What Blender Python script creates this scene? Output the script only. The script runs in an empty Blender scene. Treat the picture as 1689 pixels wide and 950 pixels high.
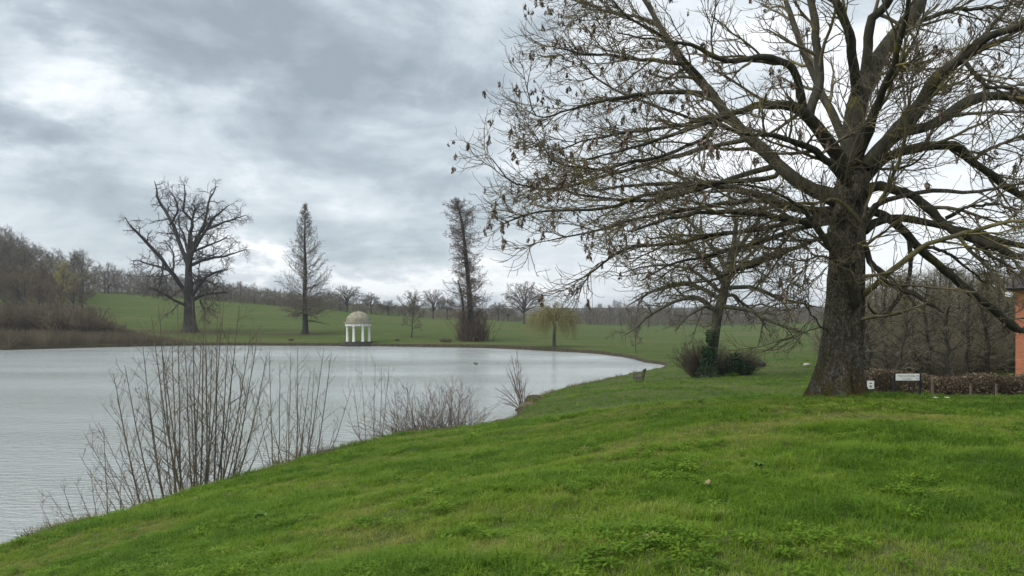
import bpy, math
import numpy as np
from math import radians, pi, sin, cos

sc = bpy.context.scene
COL = sc.collection
F = 1350.0                      # focal length in photo pixels
CX, HY = 844.5, 515.0           # principal column, horizon row
CAMZ = 5.0                      # camera height above the water

# ------------------------------------------------------------------ camera
cam_d = bpy.data.cameras.new("camera")
cam = bpy.data.objects.new("camera", cam_d)
COL.objects.link(cam)
cam_d.sensor_width = 36.0
cam_d.lens = 36.0 * F / 1689.0
cam_d.shift_y = (HY - 475.0) / 1689.0
cam_d.clip_start = 0.1
cam_d.clip_end = 8000
cam.location = (0, 0, CAMZ)
cam.rotation_euler = (radians(90), 0, 0)
sc.camera = cam
sc.view_settings.view_transform = 'Standard'
sc.view_settings.look = 'None'
sc.view_settings.exposure = 1.03
sc.view_settings.gamma = 1.0
sc.cycles.max_bounces = 6
sc.cycles.transparent_max_bounces = 8
sc.cycles.volume_bounces = 0

SUN_EL, SUN_AZ = radians(52), radians(-120)   # azimuth from +Y, clockwise

# ------------------------------------------------------------------ node helpers
def node(nt, typ, ins=None, **props):
    n = nt.nodes.new(typ)
    for k, v in props.items():
        setattr(n, k, v)
    if ins:
        for k, v in ins.items():
            if hasattr(v, 'is_output'):
                nt.links.new(v, n.inputs[k])
            else:
                n.inputs[k].default_value = v
    return n

def math_(nt, op, a, b=None, c=None, clamp=False):
    n = nt.nodes.new('ShaderNodeMath'); n.operation = op; n.use_clamp = clamp
    for i, v in enumerate((a, b, c)):
        if v is None: continue
        if hasattr(v, 'is_output'): nt.links.new(v, n.inputs[i])
        else: n.inputs[i].default_value = v
    return n.outputs[0]

def mixc(nt, fac, a, b, blend='MIX'):
    n = nt.nodes.new('ShaderNodeMix'); n.data_type = 'RGBA'; n.blend_type = blend
    for i, v in ((0, fac), (6, a), (7, b)):
        if hasattr(v, 'is_output'): nt.links.new(v, n.inputs[i])
        elif i == 0: n.inputs[0].default_value = v
        else: n.inputs[i].default_value = (*v, 1.0)
    return n.outputs[2]

def ramp(nt, fac, stops):
    n = nt.nodes.new('ShaderNodeValToRGB')
    nt.links.new(fac, n.inputs[0])
    el = n.color_ramp.elements
    while len(el) < len(stops): el.new(0.5)
    for e, (p, c) in zip(el, stops):
        e.position = p
        e.color = (*c, 1.0) if hasattr(c, '__len__') else (c, c, c, 1.0)
    return n.outputs[0]

def noise(nt, vec, scale, detail=3.0, rough=0.55, out=0):
    n = node(nt, 'ShaderNodeTexNoise', {'Vector': vec, 'Scale': scale, 'Detail': detail, 'Roughness': rough})
    return n.outputs[out]

def scaled(nt, vec, s):
    return node(nt, 'ShaderNodeVectorMath', {0: vec, 1: s}, operation='MULTIPLY').outputs[0]

# ------------------------------------------------------------------ world: overcast cloud over a Nishita sky
world = bpy.data.worlds.new("World"); sc.world = world
world.use_nodes = True
wt = world.node_tree
wt.nodes.clear()
tc = node(wt, 'ShaderNodeTexCoord').outputs['Generated']
sky = node(wt, 'ShaderNodeTexSky', sky_type='NISHITA')
sky.sun_disc = False
sky.sun_elevation = SUN_EL
sky.sun_rotation = SUN_AZ
bg_sky = node(wt, 'ShaderNodeBackground', {'Color': sky.outputs[0], 'Strength': 0.09})
sep = node(wt, 'ShaderNodeSeparateXYZ', {0: tc})
X, Y, Z = sep.outputs
az = math_(wt, 'ARCTAN2', X, Y)
el = math_(wt, 'ARCSINE', Z)
# cloud deck: direction projected on a flat layer, so that clouds flatten to the horizon
den = math_(wt, 'ADD', math_(wt, 'MAXIMUM', Z, 0.0), 0.10)
px = math_(wt, 'DIVIDE', X, den); py = math_(wt, 'DIVIDE', Y, den)
deck = node(wt, 'ShaderNodeCombineXYZ', {0: px, 1: py, 2: 0.0}).outputs[0]
n_big = node(wt, 'ShaderNodeTexNoise', {'Vector': scaled(wt, tc, (1.0, 1.0, 2.1)), 'Scale': 5.2, 'Detail': 8.0, 'Roughness': 0.60, 'Distortion': 0.35}).outputs[0]
n_fine = noise(wt, scaled(wt, deck, (1.0, 1.5, 1.0)), 3.4, 6.0, 0.60)
azel = node(wt, 'ShaderNodeCombineXYZ', {0: az, 1: el, 2: 0.0}).outputs[0]
warp = node(wt, 'ShaderNodeTexNoise', {'Vector': scaled(wt, azel, (1.0, 2.0, 1.0)), 'Scale': 8.0, 'Detail': 5.0, 'Roughness': 0.6})
wv = node(wt, 'ShaderNodeVectorMath', {0: warp.outputs['Color'], 1: (0.5, 0.5, 0.5)}, operation='SUBTRACT').outputs[0]
wv = scaled(wt, wv, (0.26, 0.13, 0.0))
azw = node(wt, 'ShaderNodeVectorMath', {0: azel, 1: wv}, operation='ADD').outputs[0]
# large cloud masses (photo px: cx, cy, half width, half height, tilt deg, brightness change)
CLOUDS = [
    (470, 60, 430, 80, -6, -0.46), (640, 140, 260, 48, -10, -0.28), (760, 40, 170, 60, 0, -0.05), (20, 40, 100, 90, 0, 0.12),
    (115, 112, 85, 34, -25, 0.34), (385, 165, 50, 22, -20, 0.25), (690, 165, 80, 20, -12, 0.26), (255, 130, 90, 30, -10, 0.05),
    (840, 245, 70, 65, 20, 0.20), (75, 190, 95, 28, -10, -0.36), (60, 232, 95, 16, -6, 0.18), (250, 235, 90, 40, -20, 0.12),
    (520, 230, 180, 34, -18, -0.20), (720, 290, 150, 36, -14, -0.22), (470, 300, 110, 20, -22, 0.14), (130, 330, 150, 36, -6, -0.24),
    (330, 300, 80, 30, 0, 0.05), (620, 400, 150, 26, -4, -0.24), (220, 370, 160, 16, -4, 0.10), (415, 432, 60, 16, -10, 0.50),
    (560, 452, 110, 15, -8, 0.42), (700, 470, 120, 14, 0, 0.28), (880, 470, 120, 18, 0, 0.22), (880, 370, 130, 40, 0, -0.05),
    (1180, 180, 260, 160, 0, 0.26), (1560, 220, 250, 220, 0, 0.26), (330, 435, 60, 14, 0, -0.12), (240, 425, 60, 20, 0, 0.08),
]
acc = None
for (cx, cy, sx, sy, tilt, amp) in CLOUDS:
    a0, e0 = math.atan((cx - CX) / F), math.atan((HY - cy) / F * math.cos(math.atan((cx - CX) / F)))
    d = node(wt, 'ShaderNodeVectorMath', {0: azw, 1: (a0, e0, 0)}, operation='SUBTRACT').outputs[0]
    r = node(wt, 'ShaderNodeVectorRotate', {'Vector': d, 'Angle': radians(-tilt)}, rotation_type='Z_AXIS').outputs[0]
    s = scaled(wt, r, (F / sx, F / sy, 0))
    q = node(wt, 'ShaderNodeVectorMath', {0: s, 1: s}, operation='DOT_PRODUCT').outputs['Value']
    g = math_(wt, 'MULTIPLY', math_(wt, 'EXPONENT', math_(wt, 'MULTIPLY', q, -0.8)), amp)
    acc = g if acc is None else math_(wt, 'ADD', acc, g)
val = math_(wt, 'ADD', acc, 0.60)
val = math_(wt, 'ADD', val, math_(wt, 'MULTIPLY', math_(wt, 'SUBTRACT', n_big, 0.5), 1.7))
val = math_(wt, 'ADD', val, math_(wt, 'MULTIPLY', math_(wt, 'SUBTRACT', n_fine, 0.5), 0.24), clamp=True)
ccol = ramp(wt, val, [(0.0, (0.178, 0.210, 0.235)), (0.34, (0.248, 0.286, 0.315)), (0.70, (0.380, 0.414, 0.440)), (1.0, (0.555, 0.570, 0.585))])
bg_cl = node(wt, 'ShaderNodeBackground', {'Color': ccol, 'Strength': 1.0})
mixw = node(wt, 'ShaderNodeMixShader', {0: 0.94, 1: bg_sky.outputs[0], 2: bg_cl.outputs[0]})
node(wt, 'ShaderNodeOutputWorld', {'Surface': mixw.outputs[0]})

# ------------------------------------------------------------------ sun (veiled by cloud: wide and weak)
sun_d = bpy.data.lights.new("sun", 'SUN')
sun_d.energy = 1.5
sun_d.angle = radians(60)
sun_d.color = (1.0, 0.955, 0.87)
sun = bpy.data.objects.new("sun", sun_d); COL.objects.link(sun)
sdir = np.array([sin(SUN_AZ) * cos(SUN_EL), cos(SUN_AZ) * cos(SUN_EL), sin(SUN_EL)])
from mathutils import Vector, Matrix
sun.rotation_euler = Vector(sdir).to_track_quat('Z', 'Y').to_euler()
sun.location = (0, -20, 40)

# ------------------------------------------------------------------ materials
MATS = {}
def material(name, build, rough=0.9, spec=0.3):
    m = bpy.data.materials.new(name); m.use_nodes = True
    nt = m.node_tree
    b = nt.nodes['Principled BSDF']
    b.inputs['Roughness'].default_value = rough
    b.inputs['Specular IOR Level'].default_value = spec
    build(nt, b)
    MATS[name] = m
    return m

def pos(nt): return node(nt, 'ShaderNodeNewGeometry').outputs['Position']
def objc(nt): return node(nt, 'ShaderNodeTexCoord').outputs['Object']
def setc(nt, b, c): nt.links.new(c, b.inputs['Base Color'])
def bump(nt, b, h, strength, dist):
    n = node(nt, 'ShaderNodeBump', {'Height': h, 'Strength': strength, 'Distance': dist})
    nt.links.new(n.outputs[0], b.inputs['Normal'])

def bark(name, dark, light, scale=6.0, lichen=None, lfac=0.5, bumpd=0.03):
    def f(nt, b):
        v = objc(nt)
        n1 = noise(nt, scaled(nt, v, (1, 1, 0.3)), scale, 6, 0.65)
        c = ramp(nt, n1, [(0.3, dark), (0.7, light)])
        if lichen:
            n2 = noise(nt, v, 1.3, 6, 0.7)
            m = ramp(nt, n2, [(lfac, 0.0), (lfac + 0.12, 1.0)])
            c = mixc(nt, m, c, lichen)
        setc(nt, b, c)
        bump(nt, b, n1, 0.8, bumpd)
    return material(name, f, 0.95, 0.15)

def trunk_bark(nt, b):
    v = objc(nt)
    n1 = noise(nt, scaled(nt, v, (1, 1, 0.35)), 9.0, 8, 0.7)
    vor = node(nt, 'ShaderNodeTexVoronoi', {'Vector': node(nt, 'ShaderNodeVectorMath', {0: scaled(nt, v, (1, 1, 0.30)), 1: scaled(nt, node(nt, 'ShaderNodeTexNoise', {'Vector': v, 'Scale': 6.0, 'Detail': 4.0}).outputs['Color'], (.10, .10, .10))}, operation='ADD').outputs[0], 'Scale': 26.0}, feature='DISTANCE_TO_EDGE').outputs[0]
    c = ramp(nt, n1, [(0.28, (0.050, 0.044, 0.035)), (0.52, (0.145, 0.130, 0.105)), (0.76, (0.29, 0.27, 0.235))])
    c = mixc(nt, ramp(nt, vor, [(0.0, 0.62), (0.13, 0.0)]), c, (0.030, 0.025, 0.019))
    pale = ramp(nt, noise(nt, v, 13.0, 5, 0.75), [(0.52, 0.0), (0.62, 0.7)])
    c = mixc(nt, pale, c, (0.30, 0.285, 0.25))
    zz = node(nt, 'ShaderNodeSeparateXYZ', {0: v}).outputs[2]
    low = ramp(nt, math_(nt, 'MULTIPLY', zz, 0.9), [(0.0, 1.0), (1.0, 0.15)])
    moss = ramp(nt, noise(nt, v, 1.9, 6, 0.65), [(0.40, 0.0), (0.54, 0.95)])
    c = mixc(nt, math_(nt, 'MULTIPLY', moss, low), c, (0.105, 0.098, 0.018))
    rust = ramp(nt, noise(nt, scaled(nt, v, (1.3, 1.3, 0.8)), 2.6, 5, 0.6), [(0.48, 0.0), (0.62, 0.75)])
    c = mixc(nt, math_(nt, 'MULTIPLY', rust, low), c, (0.11, 0.065, 0.03))
    setc(nt, b, c)
    h = math_(nt, 'ADD', n1, math_(nt, 'MULTIPLY', ramp(nt, vor, [(0.0, 0.0), (0.2, 1.0)]), 0.6))
    bump(nt, b, h, 1.0, 0.09)
material('ash_trunk_bark', trunk_bark, 0.95, 0.15)
bark('ash_limb', (0.024, 0.023, 0.018), (0.070, 0.065, 0.048), 7.0, (0.135, 0.115, 0.026), 0.57)
bark('ash_twig', (0.085, 0.074, 0.050), (0.200, 0.172, 0.115), 5.0, (0.21, 0.175, 0.045), 0.54, 0.004)
bark('lichen_branch', (0.085, 0.078, 0.045), (0.20, 0.175, 0.075), 5.0, (0.12, 0.11, 0.08), 0.58, 0.006)
bark('olive_bark', (0.034, 0.034, 0.024), (0.095, 0.092, 0.064), 6.0, (0.10, 0.11, 0.04), 0.55)
bark('olive_twig', (0.060, 0.056, 0.038), (0.125, 0.114, 0.078), 3.0, None)
bark('dark_bark', (0.026, 0.026, 0.026), (0.070, 0.066, 0.062), 3.0)
bark('dark_twig', (0.045, 0.042, 0.040), (0.095, 0.086, 0.080), 2.0)
bark('grey_bark', (0.040, 0.038, 0.036), (0.090, 0.085, 0.078), 2.0)
bark('grey_twig', (0.110, 0.097, 0.078), (0.210, 0.185, 0.148), 0.6)
bark('brown_twig', (0.110, 0.088, 0.064), (0.215, 0.172, 0.128), 0.8)
bark('olive_scrub', (0.105, 0.092, 0.058), (0.20, 0.175, 0.110), 0.8)
bark('red_brown_twig', (0.085, 0.064, 0.050), (0.165, 0.126, 0.100), 0.8)
bark('dry_blade', (0.14, 0.115, 0.06), (0.30, 0.25, 0.14), 2.0)
bark('bush_twig', (0.055, 0.046, 0.032), (0.125, 0.104, 0.072), 0.8)
bark('willow_twig', (0.14, 0.13, 0.05), (0.27, 0.24, 0.10), 0.8)
bark('pale_catkin', (0.24, 0.23, 0.07), (0.42, 0.38, 0.15), 0.8)
bark('shoot_bark', (0.090, 0.076, 0.054), (0.205, 0.175, 0.130), 4.0, (0.12, 0.12, 0.06), 0.58, 0.004)
bark('bramble_stem', (0.090, 0.064, 0.048), (0.195, 0.150, 0.112), 4.0, None, 0.5, 0.004)
bark('wood_trunk', (0.028, 0.027, 0.022), (0.075, 0.070, 0.055), 3.0, (0.055, 0.06, 0.025), 0.58)
bark('wood_twig', (0.120, 0.110, 0.074), (0.240, 0.218, 0.150), 0.8)
bark('reed_stem', (0.070, 0.058, 0.040), (0.21, 0.172, 0.118), 0.35)
bark('soil', (0.030, 0.022, 0.014), (0.085, 0.062, 0.040), 5.0, (0.10, 0.055, 0.025), 0.6)
bark('bank_earth', (0.022, 0.020, 0.014), (0.075, 0.064, 0.042), 2.5, (0.065, 0.075, 0.025), 0.57)
bark('stone', (0.060, 0.058, 0.036), (0.15, 0.14, 0.095), 6.0, (0.085, 0.10, 0.03), 0.52)
bark('ochre_stone', (0.075, 0.055, 0.030), (0.19, 0.135, 0.07), 6.0, (0.10, 0.10, 0.04), 0.56)
bark('pale_stone_face', (0.30, 0.28, 0.25), (0.48, 0.46, 0.41), 8.0)
bark('hedge_leaf', (0.085, 0.064, 0.042), (0.215, 0.165, 0.112), 1.6)
bark('hedge_twig', (0.055, 0.040, 0.028), (0.12, 0.088, 0.062), 3.0)
bark('ivy_leaf', (0.012, 0.030, 0.012), (0.034, 0.070, 0.028), 4.0)
bark('seed_husk', (0.075, 0.055, 0.043), (0.185, 0.140, 0.108), 4.0)
bark('bench_wood', (0.050, 0.047, 0.036), (0.145, 0.138, 0.110), 9.0)
bark('fence_wood', (0.10, 0.082, 0.055), (0.20, 0.168, 0.115), 9.0)
bark('column_stone', (0.52, 0.52, 0.47), (0.74, 0.74, 0.70), 2.0, (0.40, 0.40, 0.34), 0.60)
def streaked(nt, b):
    v = objc(nt)
    n1 = noise(nt, scaled(nt, v, (3, 3, 0.35)), 2.0, 5, 0.65); n2 = noise(nt, v, 1.4, 5, 0.6)
    c = ramp(nt, n1, [(0.35, (0.46, 0.46, 0.41)), (0.6, (0.74, 0.74, 0.70))])
    setc(nt, b, mixc(nt, ramp(nt, n2, [(0.55, 0.0), (0.72, 0.5)]), c, (0.33, 0.34, 0.27)))
material('weathered_column', streaked, 0.85, 0.2)
bark('dome_stone', (0.15, 0.14, 0.105), (0.34, 0.32, 0.25), 2.2, (0.50, 0.49, 0.44), 0.60)
bark('plinth_stone', (0.030, 0.030, 0.027), (0.085, 0.082, 0.070), 2.0)
def flat(name, c, rough=0.6, spec=0.4):
    def f(nt, b):
        n = noise(nt, objc(nt), 9.0, 4, 0.6)
        setc(nt, b, ramp(nt, n, [(0.3, tuple(x * 0.82 for x in c)), (0.7, c)]))
    material(name, f, rough, spec)
flat('sign_white', (0.80, 0.81, 0.80), 0.4)
flat('sign_black', (0.012, 0.013, 0.018), 0.4)
flat('sign_ink', (0.045, 0.05, 0.06), 0.5)
flat('emblem_violet', (0.36, 0.33, 0.52), 0.5)
flat('alarm_white', (0.78, 0.78, 0.80), 0.4)
flat('petal_white', (0.85, 0.85, 0.82), 0.6)
flat('duck_feather', (0.035, 0.028, 0.022), 0.7)
flat('duck_bill', (0.25, 0.20, 0.05), 0.5)
flat('dead_leaf', (0.27, 0.20, 0.12), 0.9, 0.1)
flat('gutter_black', (0.015, 0.015, 0.016), 0.35)

def roof_tiles(nt, b):
    v = objc(nt)
    br = node(nt, 'ShaderNodeTexBrick', {'Vector': v, 'Scale': 5.0, 'Color1': (0.075, 0.062, 0.058, 1), 'Color2': (0.045, 0.040, 0.040, 1), 'Mortar': (0.02, 0.02, 0.02, 1)})
    setc(nt, b, br.outputs[0])
material('roof_tile', roof_tiles, 0.8)
def brickwork(nt, b):
    v = objc(nt)
    sx = node(nt, 'ShaderNodeSeparateXYZ', {0: v})
    uv = node(nt, 'ShaderNodeCombineXYZ', {0: math_(nt, 'ADD', sx.outputs[0], sx.outputs[1]), 1: sx.outputs[2], 2: 0.0}).outputs[0]
    br = node(nt, 'ShaderNodeTexBrick', {'Vector': uv, 'Scale': 1.0, 'Color1': (0.43, 0.140, 0.068, 1), 'Color2': (0.30, 0.092, 0.048, 1), 'Mortar': (0.42, 0.28, 0.19, 1),
        'Mortar Size': 0.006, 'Brick Width': 0.225, 'Row Height': 0.075})
    big = noise(nt, v, 0.9, 4, 0.6)
    setc(nt, b, mixc(nt, ramp(nt, big, [(0.4, 0.0), (0.75, 0.35)]), br.outputs[0], (0.30, 0.10, 0.05)))
    bump(nt, b, br.outputs[1], -0.4, 0.01)
material('brickwork', brickwork, 0.9)

# trees that leave a mat of litter on the grass (x, y, rx, ry)
LITTER = []
def pt(px_, py_, Y_):
    return np.array([(px_ - CX) / F * Y_, Y_, CAMZ - (py_ - HY) / F * Y_])

def grass_ground(nt, b):
    v = pos(nt)
    f = noise(nt, v, 0.11, 5, 0.6)
    m = noise(nt, v, 0.9, 6, 0.65)
    s = noise(nt, scaled(nt, v, (1, 1, 1)), 7.0, 5, 0.7)
    c = ramp(nt, m, [(0.25, (0.042, 0.066, 0.015)), (0.5, (0.062, 0.096, 0.020)), (0.78, (0.092, 0.118, 0.034))])
    c = mixc(nt, ramp(nt, f, [(0.47, 0.0), (0.64, 0.65)]), c, (0.098, 0.104, 0.038))
    tuss = noise(nt, scaled(nt, v, (0.45, 0.8, 1)), 1.0, 6, 0.75)
    c = mixc(nt, ramp(nt, tuss, [(0.42, 0.75), (0.52, 0.0)]), c, (0.040, 0.072, 0.012))
    c = mixc(nt, ramp(nt, s, [(0.35, 0.5), (0.55, 0.0)]), c, (0.045, 0.085, 0.014))
    stripe = noise(nt, scaled(nt, v, (0.03, 0.35, 1)), 1.0, 4, 0.6)
    c = mixc(nt, ramp(nt, stripe, [(0.48, 0.0), (0.62, 0.6)]), c, (0.110, 0.112, 0.045))
    for (x0, y0, rx, ry) in LITTER:
        d = node(nt, 'ShaderNodeVectorMath', {0: v, 1: (x0, y0, 0)}, operation='SUBTRACT').outputs[0]
        d = scaled(nt, d, (1 / rx, 1 / ry, 0))
        L = node(nt, 'ShaderNodeVectorMath', {0: d}, operation='LENGTH').outputs['Value']
        L = math_(nt, 'ADD', L, math_(nt, 'MULTIPLY', math_(nt, 'SUBTRACT', m, 0.5), 1.2))
        c = mixc(nt, ramp(nt, L, [(0.55, 0.75), (1.0, 0.0)]), c, (0.072, 0.060, 0.032))
    setc(nt, b, c)
    bump(nt, b, math_(nt, 'ADD', s, m), 0.9, 0.12)

def blade(nt, b):
    tone = node(nt, 'ShaderNodeAttribute', attribute_name='tone', attribute_type='INSTANCER').outputs['Fac']
    rnd = node(nt, 'ShaderNodeObjectInfo').outputs['Random']
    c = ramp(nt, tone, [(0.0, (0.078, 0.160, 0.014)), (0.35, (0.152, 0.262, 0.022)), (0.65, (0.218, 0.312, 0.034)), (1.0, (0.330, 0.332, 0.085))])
    c = mixc(nt, math_(nt, 'MULTIPLY', rnd, 0.4), c, (0.080, 0.165, 0.014))
    dry = math_(nt, 'MULTIPLY', ramp(nt, rnd, [(0.90, 0.0), (0.94, 0.7)]), ramp(nt, tone, [(0.32, 0.0), (0.5, 1.0)]))
    c = mixc(nt, dry, c, (0.30, 0.28, 0.13))
    setc(nt, b, c)
    out = [n for n in nt.nodes if n.type == 'OUTPUT_MATERIAL'][0]
    tr = node(nt, 'ShaderNodeBsdfTranslucent', {'Color': c})
    mx = node(nt, 'ShaderNodeMixShader', {0: 0.35, 1: b.outputs[0], 2: tr.outputs[0]})
    nt.links.new(mx.outputs[0], out.inputs[0])
material('grass_blade', blade, 0.6, 0.14)
flat('dock_leaf', (0.085, 0.165, 0.028), 0.7, 0.12)
flat('dock_leaf_pale', (0.22, 0.29, 0.12), 0.7, 0.12)

def water_m(nt, b):
    v = pos(nt)
    w1 = noise(nt, scaled(nt, v, (1.0, 2.6, 1)), 1.5, 4, 0.6)
    w2 = noise(nt, scaled(nt, v, (1.0, 3.4, 1)), 5.0, 3, 0.6)
    w3 = noise(nt, scaled(nt, v, (0.05, 0.12, 1)), 1.0, 4, 0.55)
    h = math_(nt, 'ADD', math_(nt, 'MULTIPLY', w1, 1.0), math_(nt, 'MULTIPLY', w2, 0.28))
    h = math_(nt, 'MULTIPLY', h, ramp(nt, w3, [(0.35, 0.35), (0.62, 1.0)]))
    bump(nt, b, h, 1.0, 0.20)
    nt.links.new(ramp(nt, noise(nt, scaled(nt, v, (0.02, 0.07, 1)), 1.0, 4, 0.55), [(0.35, 0.05), (0.65, 0.20)]), b.inputs['Roughness'])
    b.inputs['Base Color'].default_value = (0.35, 0.385, 0.38, 1)
    b.inputs['IOR'].default_value = 1.75
material('water', water_m, 0.10, 0.5)

def hill_m(nt, b):
    v = pos(nt)
    n1 = noise(nt, scaled(nt, v, (1, 1, 3)), 0.05, 6, 0.65)
    c = ramp(nt, n1, [(0.3, (0.055, 0.050, 0.046)), (0.6, (0.095, 0.085, 0.075)), (0.8, (0.12, 0.12, 0.085))])
    setc(nt, b, c)
material('far_wood', hill_m, 1.0, 0.0)

# ------------------------------------------------------------------ object helpers
def tag(o, label=None, cat=None, group=None, kind=None):
    if label: o['label'] = label
    if cat: o['category'] = cat
    if group: o['group'] = group
    if kind: o['kind'] = kind
    return o

def empty(name, loc, rotz=0.0):
    o = bpy.data.objects.new(name, None); COL.objects.link(o)
    o.empty_display_size = 0.2
    o.location = tuple(float(a) for a in loc); o.rotation_euler = (0, 0, rotz)
    return o

def copy_tree(o, parent=None):
    c = o.copy(); COL.objects.link(c)
    if parent: c.parent = parent
    for ch in list(o.children): copy_tree(ch, c)
    return c

class MB:
    """collects geometry for one mesh"""
    def __init__(s):
        s.v, s.f, s.n, s.mi = [], [], 0, []
    def add(s, verts, faces, mi=0):
        verts = np.asarray(verts, float).reshape(-1, 3); faces = np.asarray(faces, int)
        s.v.append(verts); s.f.append(faces + s.n); s.mi.append(np.full(len(faces), mi)); s.n += len(verts)
    def tubes(s, P, R, k=3, mi=0, cap=False):
        P = np.asarray(P, float); R = np.asarray(R, float)
        if P.ndim == 2: P = P[None]; R = R[None]
        B, n, _ = P.shape
        T = np.gradient(P, axis=1); T /= np.linalg.norm(T, axis=2, keepdims=True) + 1e-9
        m = T.mean(1)
        ref = np.where((np.abs(m[:, 2]) < 0.8)[:, None], np.array([0, 0, 1.0]), np.array([1.0, 0, 0]))[:, None, :]
        U = np.cross(T, ref); U /= np.linalg.norm(U, axis=2, keepdims=True) + 1e-9
        V = np.cross(T, U)
        a = 2 * pi * np.arange(k) / k
        ring = np.cos(a)[None, None, :, None] * U[:, :, None] + np.sin(a)[None, None, :, None] * V[:, :, None]
        verts = P[:, :, None] + R[:, :, None, None] * ring
        idx = np.arange(B * n * k).reshape(B, n, k)
        a0 = idx[:, :-1]; a1 = idx[:, 1:]
        q = np.stack([a0, np.roll(a0, -1, 2), np.roll(a1, -1, 2), a1], -1).reshape(-1, 4)
        s.add(verts.reshape(-1, 3), q, mi)
        if cap:
            for i in range(B):
                for e in (0, n - 1):
                    c = P[i, e]
                    ids = np.arange(k)
                    s.add(np.vstack([verts[i, e], c[None]]), np.stack([ids, np.roll(ids, -1), np.full(k, k), np.full(k, k)], -1)[:, :3], mi)
    def box(s, c, d, rz=0.0, mi=0, M=None):
        c = np.asarray(c, float); d = np.asarray(d, float) / 2
        v = np.array([[x, y, z] for x in (-1, 1) for y in (-1, 1) for z in (-1, 1)]) * d
        if M is not None: v = v @ np.array(M).T
        if rz: v = v @ np.array([[cos(rz), sin(rz), 0], [-sin(rz), cos(rz), 0], [0, 0, 1]])
        s.add(v + c, [[0, 1, 3, 2], [4, 6, 7, 5], [0, 4, 5, 1], [2, 3, 7, 6], [0, 2, 6, 4], [1, 5, 7, 3]], mi)
    def lathe(s, prof, k=24, c=(0, 0, 0), mi=0):
        prof = np.asarray(prof, float); a = 2 * pi * np.arange(k) / k
        v = np.stack([prof[:, 0][:, None] * np.cos(a), prof[:, 0][:, None] * np.sin(a), np.repeat(prof[:, 1][:, None], k, 1)], -1)
        idx = np.arange(len(prof) * k).reshape(len(prof), k)
        q = np.stack([idx[:-1], np.roll(idx[:-1], -1, 1), np.roll(idx[1:], -1, 1), idx[1:]], -1).reshape(-1, 4)
        s.add(v.reshape(-1, 3) + np.asarray(c), q, mi)
    def mesh(s, name, mats, smooth=True):
        me = bpy.data.meshes.new(name)
        V = np.vstack(s.v)
        sizes = np.concatenate([np.full(len(f), f.shape[1]) for f in s.f])
        loops = np.concatenate([f.ravel() for f in s.f])
        me.vertices.add(len(V)); me.vertices.foreach_set('co', V.astype(np.float32).ravel())
        me.loops.add(len(loops)); me.loops.foreach_set('vertex_index', loops.astype(np.int32))
        me.polygons.add(len(sizes))
        me.polygons.foreach_set('loop_start', np.concatenate([[0], np.cumsum(sizes)[:-1]]).astype(np.int32))
        me.polygons.foreach_set('loop_total', sizes.astype(np.int32))
        me.polygons.foreach_set('use_smooth', np.full(len(sizes), smooth))
        mats = mats if isinstance(mats, (list, tuple)) else [mats]
        for m in mats: me.materials.append(MATS[m])
        if len(mats) > 1: me.polygons.foreach_set('material_index', np.concatenate(s.mi).astype(np.int32))
        me.update(calc_edges=True); me.validate()
        return me
    def build(s, name, mats, parent=None, smooth=True, loc=None, kind=None):
        o = bpy.data.objects.new(name, s.mesh(name, mats, smooth)); COL.objects.link(o)
        if parent: o.parent = parent
        if loc is not None: o.location = tuple(float(a) for a in loc)
        if kind: o['kind'] = kind
        return o

def obj_of(me, name, parent=None, loc=None):
    o = bpy.data.objects.new(name, me); COL.objects.link(o)
    if parent: o.parent = parent
    if loc is not None: o.location = tuple(float(a) for a in loc)
    return o

# ------------------------------------------------------------------ numpy noise
_rn = np.random.default_rng(7).random((256, 256))
def vnoise(x, y):
    xi = np.floor(x).astype(int); yi = np.floor(y).astype(int)
    fx = x - xi; fy = y - yi
    fx = fx * fx * (3 - 2 * fx); fy = fy * fy * (3 - 2 * fy)
    g = lambda i, j: _rn[i % 256, j % 256]
    return (g(xi, yi) * (1 - fx) + g(xi + 1, yi) * fx) * (1 - fy) + (g(xi, yi + 1) * (1 - fx) + g(xi + 1, yi + 1) * fx) * fy
def fbm(x, y, o=4):
    r = 0; a = 0.5; t = 0
    for i in range(o):
        r = r + a * vnoise(x * 2 ** i + 17.3 * i, y * 2 ** i + 5.1 * i); t += a; a *= 0.5
    return r / t

# ------------------------------------------------------------------ terrain
# top edge of the near bank as seen in the photo: px, py, distance
BANK = [(-200, 925, 13.2), (0, 895, 14.2), (100, 868, 15.7), (200, 840, 17.4), (320, 805, 19.9), (440, 770, 23.3), (540, 742, 26.5), (640, 718, 29.7), (760, 705, 32.0), (820, 697, 34.5)]
bank3 = [pt(*b) for b in BANK]
SHORE = [(-9.3, -6), (-9.2, 4), (-9.1, 9)] + [(b[0], b[1]) for b in bank3[1:]] + [
    (0.35, 38.2), (0.25, 40.0), (0.6, 41.5), (0.55, 43.2), (1.3, 44.8), (1.5, 47), (2.5, 50), (3.7, 53), (5.2, 56), (6.8, 59.5), (8.6, 63.2), (10.7, 67), (12.6, 70.6), (14.0, 74.0), (14.3, 76.5),
    (13.9, 79.2), (13.1, 82.5), (13.0, 86), (12.5, 91), (11.0, 96), (8.7, 100.8), (5.5, 104.5), (2.5, 108), (-0.5, 111.5), (-5, 114.8), (-10, 116.8), (-17, 119.6), (-24, 121.5), (-36, 122.8), (-48, 122.8),
    (-55, 119), (-60, 115), (-65, 110), (-70, 107.5), (-85, 100), (-95, 80), (-92, 50), (-70, 20), (-40, -10), (-20, -16)]
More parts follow.
